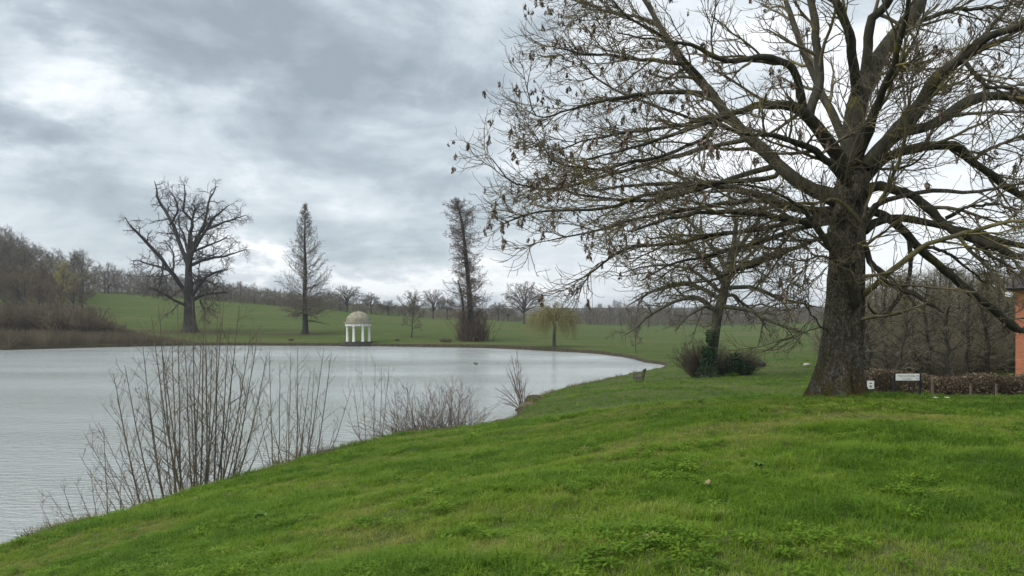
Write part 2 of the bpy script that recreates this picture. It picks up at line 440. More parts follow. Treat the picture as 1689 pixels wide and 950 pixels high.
# smooth the closed outline
S = np.array(SHORE, float)
def catmull(P, m):
    n = len(P); out = []
    for i in range(n):
        p0, p1, p2, p3 = P[i - 1], P[i], P[(i + 1) % n], P[(i + 2) % n]
        for t in np.arange(m) / m:
            out.append(0.5 * (2 * p1 + (p2 - p0) * t + (2 * p0 - 5 * p1 + 4 * p2 - p3) * t * t + (3 * p1 - p0 - 3 * p2 + p3) * t ** 3))
    return np.array(out)
S = catmull(S, 5)
S += np.stack([(fbm(S[:, 0] * .35, S[:, 1] * .35) - .5), (fbm(S[:, 0] * .35 + 40, S[:, 1] * .35) - .5)], 1) * 0.9

def sdist(x, y):
    """signed distance to the shoreline, positive on land"""
    sh = x.shape; x = x.ravel(); y = y.ravel()
    d = np.full(x.shape, 1e9); inside = np.zeros(x.shape, bool)
    A = S; Bp = np.roll(S, -1, 0)
    for (ax, ay), (bx, by) in zip(A, Bp):
        ex, ey = bx - ax, by - ay
        t = np.clip(((x - ax) * ex + (y - ay) * ey) / (ex * ex + ey * ey + 1e-12), 0, 1)
        d = np.minimum(d, (x - ax - t * ex) ** 2 + (y - ay - t * ey) ** 2)
        c = ((ay > y) != (by > y))
        with np.errstate(divide='ignore', invalid='ignore'):
            xi = ax + (y - ay) * ex / (ey if ey != 0 else 1e-12)
        inside ^= c & (x < xi)
    return (np.sqrt(d) * np.where(inside, -1, 1)).reshape(sh)

CTRL = [(0, 0, 3.4), (0, -14, 3.4), (8, -12, 3.5), (20, 0, 3.5), (40, -12, 3.5), (0, 5, 3.36), (3.1, 5, 3.40), (-3, 5, 2.75), (-6, 0, 2.4), (-6, -12, 2.4), (-6.0, 9.5, 1.75), (0, 9, 3.05), (0, 13, 2.55),
        (5, 9.8, 3.40), (4, 14, 3.2), (9, 14, 3.27), (-4, 14, 1.85), (-4, 20, 1.45), (0, 19, 2.0), (0, 25, 1.45), (0.8, 30, 1.05), (3.5, 22, 2.45), (7.1, 18, 3.08), (10.3, 16.5, 3.17), (9.5, 22, 2.55), (14, 20, 2.80), (20, 14, 3.3), (6.8, 22, 2.45),
        (5.5, 28, 1.75), (11, 26, 2.1), (14, 29, 1.9), (19, 30, 1.8), (21, 35, 1.5), (30, 40, 1.5), (40, 30, 2.2), (4, 38, 1.1), (9, 40, 1.35), (12.5, 52, 0.88), (8.45, 55, 0.2), (16, 60, .65), (20, 48, 1.1), (26, 60, 1.2), (40, 80, 1.2),
        (3, 47, 0.42), (5, 52, .35), (10, 62, .30), (14, 70, .30), (17, 76, .32), (20, 75, .35), (14.5, 88, .35), (10, 104, .45), (30, 110, .4), (50, 150, .4), (45, 200, .45), (75, 210, 1.0), (25, 200, .15), (20, 160, .2), (35, 280, .3), (0, 150, 1.0),
        (5.4, 110, .6), (-5, 118, .55), (-15, 122, .55), (-22, 132, 1.2), (-23, 125, .62), (-35, 138, 1.35), (-36, 126, .6), (-55, 140, 1.6), (-55, 124, .65), (-66, 118, .7), (-75, 125, 1.6),
        (1, 200, 1.7), (1, 270, 2.0), (-28, 260, 3.1), (-28, 190, 2.0), (-62, 255, 5.6), (-60, 190, 3.2), (-90, 190, 5.3), (-128, 250, 10.2), (-150, 180, 7.0), (-150, 320, 13.0), (-62, 320, 6.5), (0, 320, 1.5), (60, 320, 0.0), (120, 320, 1.5), (120, 200, 2.0), (120, 60, 2.0), (100, -15, 3.5), (-150, 100, 3), (-110, 60, 1.5), (-110, -15, 2.5), (-50, -16, 2)]
for b in bank3[1:]:
    CTRL.append((b[0] + 0.1, b[1] - 0.05, b[2]))
C = np.array(CTRL, float)
def _k(r2): return np.where(r2 > 1e-9, 0.5 * r2 * np.log(r2 + 1e-12), 0)
_n = len(C)
_K = _k((C[:, None, 0] - C[None, :, 0]) ** 2 + (C[:, None, 1] - C[None, :, 1]) ** 2) + np.eye(_n) * 0.6
_P = np.hstack([np.ones((_n, 1)), C[:, :2]])
_W = np.linalg.solve(np.block([[_K, _P], [_P.T, np.zeros((3, 3))]]), np.concatenate([C[:, 2], np.zeros(3)]))
def land(x, y):
    x = np.clip(x, -150, 120); y = np.clip(y, -15, 320)
    sh = x.shape; x = x.ravel(); y = y.ravel()
    z = _W[_n] + _W[_n + 1] * x + _W[_n + 2] * y
    for i in range(_n):
        z = z + _W[i] * _k((x - C[i, 0]) ** 2 + (y - C[i, 1]) ** 2)
    return z.reshape(sh)
def ground(x, y, s=None):
    x = np.asarray(x, float); y = np.asarray(y, float)
    if s is None: s = sdist(x, y)
    L = np.maximum(land(x, y), 0.26)
    near = np.clip(1 - np.hypot(x, y) / 90, 0, 1)
    L = L + near * ((fbm(x * .9, y * .9) - .5) * 0.16 + (fbm(x * 3.1 + 9, y * 3.1) - .5) * 0.05) * np.clip(s / 2, 0, 1)
    L = L + (1 - near) * (fbm(x * .05, y * .05) - .5) * 0.35 * np.clip(s / 8, 0, 1)
    t = np.clip((0.30 - s) / 0.34, 0, 1)
    return L * (1 - t) + t * np.maximum(-1.6, -0.5 + np.minimum(s, 0) * 0.15)
def gz(x, y): return float(ground(np.array([x]), np.array([y]))[0])

def grid_axis(segs):
    out = [segs[0][0]]
    for a, b, st in segs:
        n = max(1, int(round((b - a) / st))); out += list(np.linspace(a, b, n + 1)[1:])
    return np.array(out)
gx = grid_axis([(-1800, -400, 140), (-400, -160, 12), (-160, -75, 2.2), (-75, -12, 0.55), (-12, 18, 0.22), (18, 60, 0.9), (60, 200, 7), (200, 1800, 160)])
gy = grid_axis([(-400, -40, 40), (-40, -6, 2), (-6, 40, 0.22), (40, 128, 0.45), (128, 340, 2.5), (340, 600, 20), (600, 1900, 130)])
GX, GY = np.meshgrid(gx, gy, indexing='ij')
GS = sdist(GX, GY)
GZ = ground(GX, GY, GS)
nx, ny = GX.shape
idx = np.arange(nx * ny).reshape(nx, ny)
q = np.stack([idx[:-1, :-1], idx[1:, :-1], idx[1:, 1:], idx[:-1, 1:]], -1).reshape(-1, 4)
for (p_, Y_, rx_, ry_) in ((313, 140, 13, 7), (503, 138, 9, 5), (679, 132, 3, 2), (400, 139, 12, 2.0)):
    LITTER.append(((p_ - CX) / F * Y_, Y_, rx_, ry_))
material('grass_ground', grass_ground, 0.95, 0.1)
g = MB(); g.add(np.stack([GX, GY, GZ], -1).reshape(-1, 3), q)
tag(g.build('ground', 'grass_ground'), kind='structure', label='rolling green grass parkland around the lake')

# earth face of the bank along the water's edge
nrm = np.roll(S, -1, 0) - np.roll(S, 1, 0); nrm /= np.linalg.norm(nrm, axis=1, keepdims=True)
out_n = np.stack([nrm[:, 1], -nrm[:, 0]], 1)
if np.mean(sdist((S + out_n * .3)[:, 0], (S + out_n * .3)[:, 1])) < 0: out_n = -out_n
m = MB(); rows = []
for off, kind_ in ((0.42, 1), (0.16, 1), (0.0, 2), (-0.12, 0)):
    Q = S + out_n * (off + (fbm(S[:, 0] * 1.7 + off * 9, S[:, 1] * 1.7) - .5)[:, None] * 0.16)
    top = np.maximum(land(Q[:, 0], Q[:, 1]), 0.26)
    z = top + (0.02 if off > .3 else -0.03) if kind_ == 1 else (top * 0.5 if kind_ == 2 else np.full(len(S), -0.5))
    if off > .3: z = ground(Q[:, 0], Q[:, 1]) - 0.01
    rows.append(np.column_stack([Q, z]))
R_ = np.stack(rows, 0); k_, n_ = R_.shape[:2]
ids = np.arange(k_ * n_).reshape(k_, n_)
qq = np.stack([ids[:-1], np.roll(ids[:-1], -1, 1), np.roll(ids[1:], -1, 1), ids[1:]], -1).reshape(-1, 4)
m.add(R_.reshape(-1, 3), qq)
tag(m.build('lake_bank', 'bank_earth'), kind='structure', label='dark earth edge of the lake bank')

m = MB(); m.add([[-140, -40, 0], [40, -40, 0], [40, 140, 0], [-140, 140, 0]], [[0, 1, 2, 3]])
tag(m.build('lake_water', 'water', smooth=False), kind='structure', label='grey rippled water of the lake')

# far wooded ridge
hx = np.linspace(-1400, 1600, 420); hy = np.linspace(620, 1700, 60)
HX, HYY = np.meshgrid(hx, hy, indexing='ij')
prof = np.exp(-((HYY - 1250) / 330) ** 2)
right = 1 / (1 + np.exp(-(HX + 60) / 60))
HZ = -6 + prof * (17 + 9 * (fbm(HX * .004 + 3, HYY * .004) - .5)) * (0.75 + 0.25 * right) + 6 * prof * (fbm(HX * .06, HYY * .06, 5) - .5)
idx = np.arange(HX.size).reshape(HX.shape)
m = MB(); m.add(np.stack([HX, HYY, HZ], -1).reshape(-1, 3), np.stack([idx[:-1, :-1], idx[1:, :-1], idx[1:, 1:], idx[:-1, 1:]], -1).reshape(-1, 4))
tag(m.build('hills', 'far_wood'), kind='structure', label='long wooded ridge on the horizon')

# ------------------------------------------------------------------ branch growth
def unit(v): return v / (np.linalg.norm(v, axis=-1, keepdims=True) + 1e-9)
def grow(rng, start, dirs, length, r0, r1, n, wob=0.15, grav=0.0, tip=0.0):
    B = len(start); P = np.zeros((B, n + 1, 3)); P[:, 0] = start
    d = unit(dirs.copy()); st = (length / n)[:, None]
    for i in range(n):
        d = d + rng.normal(0, wob, (B, 3)); d[:, 2] += grav + tip * (i / max(1, n - 1)) ** 2
        d = unit(d); P[:, i + 1] = P[:, i] + d * st
    t = np.linspace(0, 1, n + 1)[None]
    return P, r0[:, None] * (1 - t) + r1[:, None] * t
def spawn(rng, P, R, count, tmin, tmax, ang, angsd, out=None, outw=0.0):
    """count children on every branch: start, direction, parent radius, parent position t"""
    B, n, _ = P.shape
    pid = np.repeat(np.arange(B), count)
    t = tmin + (tmax - tmin) * (np.tile(np.arange(count), B) + rng.random(B * count)) / count
    f = t * (n - 1); i = np.minimum(f.astype(int), n - 2); f = (f - i)[:, None]
    p = P[pid, i] * (1 - f) + P[pid, i + 1] * f
    T = unit(P[pid, i + 1] - P[pid, i])
    r = R[pid, i] * (1 - f[:, 0]) + R[pid, i + 1] * f[:, 0]
    v = rng.normal(0, 1, T.shape); v = unit(v - (v * T).sum(1, keepdims=True) * T)
    a = np.radians(rng.normal(ang, angsd, len(T)))[:, None]
    d = np.cos(a) * T + np.sin(a) * v
    if out is not None:
        o = p - out; o[:, 2] *= 0.3
        d = unit(d + outw * unit(o))
    return p, d, r, t, pid
def resample(pts, rad, n):
    pts = np.asarray(pts, float); rad = np.asarray(rad, float)
    seg = np.concatenate([[0], np.cumsum(np.linalg.norm(np.diff(pts, axis=0), axis=1))])
    # catmull through the points, then even spacing
    m = len(pts); dense = []; rd = []
    for i in range(m - 1):
        p0 = pts[max(0, i - 1)]; p1 = pts[i]; p2 = pts[i + 1]; p3 = pts[min(m - 1, i + 2)]
        for t in np.arange(8) / 8:
            dense.append(0.5 * (2 * p1 + (p2 - p0) * t + (2 * p0 - 5 * p1 + 4 * p2 - p3) * t * t + (3 * p1 - p0 - 3 * p2 + p3) * t ** 3))
            rd.append(rad[i] * (1 - t) + rad[i + 1] * t)
    dense.append(pts[-1]); rd.append(rad[-1]); dense = np.array(dense); rd = np.array(rd)
    L = np.concatenate([[0], np.cumsum(np.linalg.norm(np.diff(dense, axis=0), axis=1))])
    tt = np.linspace(0, L[-1], n)
    return np.stack([np.interp(tt, L, dense[:, j]) for j in range(3)], 1), np.interp(tt, L, rd)

def ramify(rng, P, R, levels, axis=None):
    out = []
    for lv in levels:
        p, d, r, t, pid = spawn(rng, P, R, lv['n'], lv.get('t0', .25), lv.get('t1', 1.0), lv.get('ang', 50), lv.get('sd', 12), axis, lv.get('out', 0.0))
        if 'keep' in lv:
            kp = rng.random(len(p)) < lv['keep'](p); p, d, r, t = p[kp], d[kp], r[kp], t[kp]
        d[:, 2] += lv.get('lift', 0.0)
        ln = lv['len'] * (1 - lv.get('taper', .55) * t) * rng.uniform(.6, 1.35, len(p))
        if 'lenfn' in lv: ln = lv['lenfn'](p, t) * rng.uniform(.75, 1.2, len(p))
        r0 = np.clip(r * lv.get('rf', .6), lv.get('rmin', .01), lv.get('rmax', 9))
        P, R = grow(rng, p, d, ln, r0, r0 * lv.get('end', .4), lv.get('seg', 4), lv.get('wob', .15), lv.get('grav', 0), lv.get('tip', 0))
        out.append((P, R, lv.get('k', 3)))
    return out

def leaves(mb, pts, size, rng, mi=0, drop=0.0, aspect=1.6):
    n = len(pts)
    a = unit(rng.normal(0, 1, (n, 3)) + np.array([0, 0, -drop])); b = unit(np.cross(a, rng.normal(0, 1, (n, 3))))
    s = (size * rng.uniform(.6, 1.3, n))[:, None]
    a = a * s; b = b * s / aspect
    v = np.stack([pts - a, pts - b * .9, pts + a, pts + b * .9], 1).reshape(-1, 3)
    mb.add(v, np.arange(4 * n).reshape(n, 4), mi)

# ================================================================== THE BIG ASH
rng = np.random.default_rng(11)
AD = 18.0
ab = pt(1380, 645, AD); ab[2] = gz(ab[0], ab[1])
ash = empty('ash_tree', ab)
tag(ash, 'big bare ash tree with flared trunk and brown seed clusters, nearest tree at right', 'tree')
def ap(px_, py_, dy=0.0): return pt(px_, py_, AD + dy) - ab
PXM = AD / F
# trunk: two stems grown together with a deep furrow between them
tp, tr = resample([ap(1379, 662), ap(1381, 640), ap(1386, 600), ap(1390, 560), ap(1393, 520), ap(1395, 470), ap(1397, 420), ap(1400, 370), ap(1404, 320), ap(1408, 285)],
                  [x * PXM for x in (43, 40, 35.5, 33, 31.5, 30, 29, 28, 27.5, 25.5)], 46)
K = 44
th = 2 * pi * np.arange(K) / K
rows = []
for i in range(46):
    h = max(0.0, tp[i][2])
    fl = math.exp(-h / 0.42)
    rr = tr[i] * (1 + 0.42 * fl * (np.maximum(0, np.cos(2.5 * th + 0.6)) ** 1.5) + 0.12 * fl)
    fur = np.exp(-((np.angle(np.exp(1j * (th - radians(-72 + 7 * h))))) / 0.20) ** 2)
    rr = rr * (1 - 0.36 * fur * np.clip(1.35 - h / 3.4, 0, 1))
    rr = rr * (1 + 0.13 * (fbm(th * 1.9 + 3 * np.cos(th), np.full(K, h * 1.3)) - .5) + 0.07 * (fbm(np.cos(th) * 6 + 20, np.sin(th) * 6 + h * 4) - .5))
    rows.append(np.stack([tp[i][0] + rr * np.cos(th), tp[i][1] + rr * np.sin(th) * 0.92, np.full(K, tp[i][2])], 1))
m = MB(); V = np.stack(rows); ids = np.arange(46 * K).reshape(46, K)
m.add(V.reshape(-1, 3), np.stack([ids[:-1], np.roll(ids[:-1], -1, 1), np.roll(ids[1:], -1, 1), ids[1:]], -1).reshape(-1, 4))
# burrs where limbs were lost
for (bx, by, br) in ((1372, 395, .13), (1412, 318, .20), (1388, 345, .15), (1375, 455, .10), (1408, 430, .09)):
    c = ap(bx, by, -0.36); n_ = 10
    u = np.linspace(0, pi, 7)
    prof = np.stack([br * np.sin(u) * (1 + .15 * np.sin(3 * u)), -br * np.cos(u) * 1.1], 1)
    m.lathe(prof, n_, c)
m.build('trunk', 'ash_trunk_bark', ash)

LIMBS = [  # (points: px, py, depth offset, radius px), thick main limbs traced from the photograph
    [(1405, 310, 0, 25), (1406, 253, 0.1, 20), (1410, 210, .2, 18.5), (1416, 168, .3, 17), (1432, 130, .4, 17), (1455, 95, .6, 16), (1495, 42, .9, 14), (1522, 0, 1.1, 12), (1560, -120, 1.6, 8), (1590, -230, 1.8, 4), (1600, -330, 2.0, 1.5)],
    [(1416, 160, .3, 11), (1408, 120, 0, 10), (1402, 84, -.3, 9), (1397, 42, -.6, 8.5), (1382, 8, -.8, 8), (1345, -90, -1.3, 6), (1320, -210, -1.6, 2)],
    [(1425, 140, .4, 9), (1440, 42, .2, 9), (1461, 18, 0, 8), (1482, -10, -.3, 7), (1490, -120, -.9, 5), (1480, -260, -1.2, 1.5)],
    [(1398, 290, -.1, 17), (1388, 268, -.2, 14), (1360, 232, -.5, 13), (1326, 194, -.9, 11), (1297, 174, -1.2, 9), (1262, 172, -1.5, 8), (1225, 178, -1.9, 6.5), (1150, 200, -2.4, 4.5), (1040, 235, -2.9, 2.6), (930, 262, -3.2, 1.2)],
    [(1333, 198, -.8, 10), (1338, 175, -.7, 9.5), (1351, 135, -.4, 9), (1346, 63, -.1, 8), (1343, 10, .2, 7), (1310, -90, .6, 5), (1260, -190, .9, 1.5)],
    [(1326, 190, -.9, 8), (1320, 150, -1.2, 7.5), (1304, 105, -1.5, 7), (1263, 88, -1.9, 6), (1200, 92, -2.4, 4.5), (1110, 60, -3.0, 3), (1000, 40, -3.5, 1.2)],
    [(1395, 335, 0, 16), (1366, 322, 0, 14), (1326, 305, .2, 13), (1284, 270, .5, 12), (1242, 225, .9, 11), (1200, 188, 1.3, 10), (1170, 153, 1.6, 8.5), (1118, 105, 2.1, 7), (1076, 45, 2.6, 5.5), (1045, 0, 3.0, 4), (990, -80, 3.4, 2)],
    [(1420, 300, 0, 13), (1437, 285, .1, 10), (1461, 262, .2, 9), (1503, 246, .4, 9), (1545, 240, .7, 8.5), (1579, 238, .9, 8), (1604, 268, 1.2, 8), (1640, 292, 1.5, 7), (1680, 325, 1.8, 6), (1760, 380, 2.4, 3)],
    [(1428, 275, 0, 16), (1460, 240, -.1, 13), (1495, 212, -.3, 13), (1520, 177, -.5, 13), (1545, 137, -.8, 12), (1592, 100, -1.2, 10), (1625, 72, -1.5, 9), (1690, 48, -2.0, 7), (1790, 10, -2.8, 4), (1870, -10, -3.3, 1.5)],
    [(1490, 217, -.28, 9), (1525, 211, .02, 9.5), (1558, 198, .4, 10), (1600, 173, .8, 10), (1642, 160, 1.2, 9), (1689, 165, 1.7, 8), (1770, 190, 2.5, 5), (1850, 240, 3.2, 2)],
    [(1425, 318, -.2, 12), (1445, 306, -.3, 9), (1475, 312, -.5, 8.5), (1520, 326, -.8, 8.5), (1558, 358, -1.1, 8.5), (1590, 380, -1.4, 8), (1640, 398, -1.7, 7), (1692, 420, -2.1, 6), (1790, 455, -2.8, 2.5)],
    [(1425, 380, .1, 10), (1445, 366, .2, 7.5), (1486, 357, .4, 7.5), (1530, 364, .7, 7), (1580, 376, 1.0, 7), (1630, 392, 1.4, 6), (1690, 402, 1.8, 5), (1790, 430, 2.6, 2)],
    [(1424, 350, .3, 11), (1452, 352, .4, 8), (1486, 378, .6, 8), (1510, 404, .7, 8), (1551, 440, .9, 8), (1593, 478, 1.1, 7.5), (1636, 515, 1.4, 7), (1660, 538, 1.5, 6.5), (1675, 545, 1.6, 5), (1692, 535, 1.7, 4), (1740, 545, 2.0, 2)],
    [(1415, 395, -.1, 8), (1432, 410, -.3, 5.5), (1459, 456, -.6, 5.5), (1478, 472, -.8, 5), (1510, 485, -1.0, 4.5), (1548, 508, -1.3, 3), (1560, 520, -1.4, 1.2)],
    [(1500, 396, .7, 5), (1503, 430, .6, 4.5), (1502, 455, .5, 4), (1492, 480, .4, 4), (1478, 505, .3, 4), (1462, 524, .2, 3.5), (1440, 520, .1, 2.5), (1433, 505, .1, 1.2)],
    [(1424, 486, -.35, 6), (1440, 473, -.6, 5.5), (1470, 446, -.9, 5.2), (1508, 418, -1.2, 5), (1550, 400, -1.5, 4.5), (1600, 385, -1.9, 4), (1690, 370, -2.5, 3), (1780, 365, -3.1, 1.5)],
    [(1412, 505, -.42, 7.5), (1405, 475, -.60, 6.5), (1391, 440, -.75, 6), (1370, 398, -.95, 5.5), (1350, 365, -1.1, 5), (1325, 335, -1.4, 4), (1280, 310, -1.8, 3), (1210, 300, -2.3, 1.2)],
    [(1403, 652, -.22, 14), (1410, 600, -.34, 12), (1416, 550, -.40, 10), (1420, 500, -.45, 8.5), (1424, 440, -.50, 8), (1427, 390, -.55, 7), (1440, 355, -.7, 5.5), (1475, 330, -1.0, 4.5), (1540, 318, -1.5, 4), (1620, 318, -2.1, 2.8), (1700, 300, -2.6, 1.2)],
    [(1388, 345, .2, 10), (1350, 348, .6, 8), (1300, 340, 1.0, 7.5), (1235, 320, 1.5, 6.5), (1160, 305, 2.0, 5), (1060, 300, 2.6, 3.5), (940, 312, 3.2, 1.2)],
    [(1385, 360, -.2, 9), (1345, 368, -.6, 7), (1290, 360, -1.0, 6), (1220, 352, -1.5, 5), (1130, 358, -2.0, 3.5), (1020, 385, -2.5, 1.5)],
    [(1405, 270, .3, 9), (1380, 200, 1.2, 8), (1340, 120, 2.3, 6.5), (1300, 30, 3.2, 5), (1270, -60, 3.9, 3), (1250, -130, 4.3, 1.5)],
    [(1412, 270, -.3, 9), (1440, 200, -1.2, 7.5), (1470, 110, -2.3, 6), (1490, 20, -3.2, 4.5), (1500, -60, -3.8, 3), (1510, -150, -4.2, 1.2)],
    [(1415, 290, .4, 10), (1470, 220, 1.5, 8), (1560, 130, 2.8, 6), (1640, 50, 3.8, 4), (1700, -30, 4.4, 1.5)],
    [(1398, 300, -.4, 9), (1350, 260, -1.6, 7), (1290, 230, -2.7, 5), (1220, 215, -3.6, 3.5), (1140, 190, -4.2, 1.2)],
]
SPRAYS = [
    [(1250, 226, 1, 5), (1118, 253, 1.0, 4.2), (960, 300, .8, 3.2), (880, 318, .6, 2.4), (810, 302, .4, 1.6), (775, 266, .3, .8)],
    [(1290, 276, .45, 6), (1265, 295, .5, 5), (1100, 312, 0, 4), (960, 346, -.4, 3), (860, 352, -.6, 2), (800, 372, -.8, .8)],
    [(1352, 348, .55, 6), (1250, 338, 0, 5), (1080, 362, -.8, 3.6), (960, 392, -1.2, 2.5), (845, 413, -1.5, .8)],
    [(1390, 350, .15, 7), (1350, 358, .3, 6), (1300, 370, .3, 5), (1130, 402, 0, 3.8), (1020, 420, -.3, 2.6), (960, 460, -.5, 1.6), (914, 480, -.6, .8)],
    [(1385, 362, -.25, 7), (1340, 370, -.35, 5.5), (1200, 415, -1, 3.5), (1100, 440, -1.5, 2.2), (1045, 468, -1.8, .9)],
    [(1172, 155, 1.6, 5), (1060, 152, 1.6, 3.6), (950, 168, 1.5, 2.4), (865, 190, 1.4, 1.5), (842, 148, 1.3, .8)],
    [(1118, 105, 2, 4.5), (1020, 98, 2, 3.2), (940, 92, 2, 2), (884, 76, 1.9, .8)],
    [(1200, 186, 1.3, 5), (1080, 210, 1, 3.6), (960, 226, .7, 2.4), (868, 250, .5, .8)],
    [(1076, 42, 2.6, 4), (1000, 26, 2.5, 2.6), (925, 8, 2.5, .8)],
    [(1285, 272, .5, 6), (1215, 290, 1.2, 5), (1060, 332, 1.5, 3.6), (930, 325, 1.8, 2.4), (860, 296, 1.9, 1.4), (838, 312, 2, .8)],
    [(1190, 188, -2.1, 4.5), (1140, 235, -2, 4), (1000, 272, -2.3, 2.8), (900, 270, -2.5, 1.7), (862, 232, -2.6, .8)],
    [(1392, 378, .1, 6), (1345, 395, .2, 4.8), (1230, 440, -.2, 3.2), (1150, 462, -.5, 2), (1070, 470, -.7, .8)],
    [(1240, 225, 1, 4), (1100, 180, 1.8, 3), (970, 130, 2.6, 2), (905, 60, 3, .8)],
    [(1176, 157, 1.55, 4.5), (1150, 130, 1.8, 4), (1090, 60, 1, 3), (1010, 20, .3, 2), (960, -30, -.3, 1)],
    [(1425, 375, -.5, 4.2), (1405, 350, -.62, 4), (1376, 332, -.7, 3.6), (1330, 336, -.8, 3.3), (1292, 343, -.9, 3.2), (1288, 376, -.95, 2.8), (1308, 392, -.9, 2.4), (1330, 405, -.85, 1.2)],
    [(1427, 372, -.55, 4.2), (1446, 338, -.7, 3.8), (1465, 300, -.85, 3.6), (1486, 230, -1.1, 3.2), (1497, 176, -1.3, 2.5), (1510, 110, -1.6, 1)],
    [(1345, 262, -1.4, 3), (1395, 228, -1.2, 3), (1440, 195, -1.1, 2.2), (1475, 150, -1, 1)],
    [(1410, 262, -.6, 3.2), (1450, 277, -.8, 3), (1490, 272, -1, 2.4), (1530, 240, -1.2, 1)],
    [(1400, 440, -.5, 3), (1365, 420, -.9, 2.4), (1330, 430, -1.2, 1.8), (1290, 420, -1.5, .8)],
    [(1365, 545, -.5, 1.6), (1350, 530, -.7, 1.3), (1335, 500, -.8, .8)],
    [(1560, 360, -1, 4), (1610, 340, -1.4, 3), (1680, 345, -2, 2)], [(1600, 270, 1.2, 4), (1640, 240, 1.5, 3), (1700, 230, 2, 2)],
    [(1590, 100, -1.2, 5), (1620, 130, -1.6, 4), (1690, 150, -2.2, 2.5)], [(1500, 40, .9, 5), (1560, 20, .6, 4), (1640, 10, .2, 2.5)],
    [(1590, 380, -1.4, 4), (1630, 425, -1.6, 3), (1680, 450, -1.9, 1.5)], [(1510, 405, .7, 4), (1570, 420, 1.2, 3), (1640, 470, 1.7, 1.5)],
]
LP, LR = [], []
for L in LIMBS + SPRAYS:
    L = [(a if a > 1250 else 1250 - (1250 - a) * .925, b, c, d) for a, b, c, d in L]
    P_, R_ = resample([ap(a, b, c) for a, b, c, d in L], [d * (AD + c) / F * (.88 if d < 14 else .95) for a, b, c, d in L], 26)
    # knotty wander that grows away from the root of the limb
    j = np.linspace(0, 1, 26)[:, None]
    P_ = P_ + np.cumsum(rng.normal(0, .016, (26, 3)), 0) * np.minimum(1, j * 4)
    kn = rng.normal(0, 1, 26); kn = (kn + np.roll(kn, 1)) * .5; kn[0] = 0
    LP.append(P_); LR.append(np.maximum(R_ * (1 + .085 * kn), .008))
nl = len(LIMBS)
for i in range(len(LP)):
    mb = MB(); mb.tubes(LP[i], LR[i], 11 if i < nl else 6)
    mat = 'ash_limb'
    if i in (15, nl + 14, nl + 15): mat = 'lichen_branch'
    if i == 17: mat = 'ash_trunk_bark'
    mb.build('limb' if i < nl else 'branch', mat, ash)
LP = np.array(LP); LR = np.array(LR)
axis = np.array([ap(1408, 290)[0], 0, 4.0])
def ash_keep(p):
    k = np.ones(len(p))
    k *= np.where((p[:, 0] > .8) & (p[:, 2] < 5.2), .42, 1.0) * np.where((p[:, 0] > .6) & (p[:, 2] < 2.9), .5, 1.0)
    return k * np.where((p[:, 0] < -.5) & (p[:, 2] < 2.5), .5, 1.0)
lv = [dict(n=11, t0=.2, len=2.05, taper=.70, ang=38, sd=13, out=.45, rf=.5, rmin=.013, rmax=.045, seg=7, wob=.13, grav=-.022, tip=.12, k=4, keep=ash_keep),
      dict(n=8, t0=.15, len=1.0, taper=.45, ang=38, sd=13, out=.20, rf=.6, rmin=.0105, rmax=.02, seg=6, wob=.14, grav=-.05, tip=.42, k=3),
      dict(n=3, t0=.25, len=.44, taper=.35, ang=45, sd=16, out=.1, rf=.7, rmin=.006, rmax=.010, seg=4, wob=.16, grav=-.02, tip=.35, k=3, end=.7)]
lev = ramify(rng, LP, LR, lv, axis)
mb = MB()
mb.tubes(*lev[0][:2], 4); mb.tubes(*lev[1][:2], 3)
tag(mb.build('twigs', 'ash_twig', ash), kind='stuff')
mb = MB(); mb.tubes(*lev[2][:2], 3)
tag(mb.build('twig_tips', 'ash_twig', ash), kind='stuff')
# hanging bunches of ash keys
def key_bunch(seed, n, length, wid):
    r = np.random.default_rng(seed); mb = MB()
    mb.tubes(np.array([[0, 0, 0.0], [0.004, 0, -length * .5], [0, 0.003, -length * .9]]), np.array([.004, .003, .002]), 3)
    for i in range(n):
        a = r.random() * 6.28; z = -length * r.uniform(.12, .62); o = wid * r.uniform(.25, .9)
        top = np.array([.2 * o * cos(a), .2 * o * sin(a), z]); bot = np.array([o * cos(a), o * sin(a), z - length * r.uniform(.25, .42)])
        side = np.array([-sin(a), cos(a), r.uniform(-.3, .3)]) * wid * r.uniform(.16, .30)
        mid = (top + bot) / 2
        mb.add([top, mid + side, bot, mid - side], [[0, 1, 2, 3]])
    return mb.mesh('seed_cluster', 'seed_husk', False)
KEYS = [key_bunch(s, 14, l, w) for s, (l, w) in enumerate([(.24, .085), (.20, .075), (.28, .10), (.22, .11), (.17, .06), (.26, .08)])]
ends = np.vstack([lev[2][0][:, -1], lev[1][0][:, -1]])
pick = rng.permutation(len(ends))
# bunches gather where the crown is thin: the rim, and some right beside the trunk
e = ends[pick]; e = e[(e[:, 2] > 2.05) | (e[:, 0] > -1.0)]
rim = np.hypot(e[:, 0] / 7.0, e[:, 1] / 5.0)
keep = rng.random(len(e)) < np.clip(rim ** 2.0, .07, .9) * 0.085
e = e[keep]
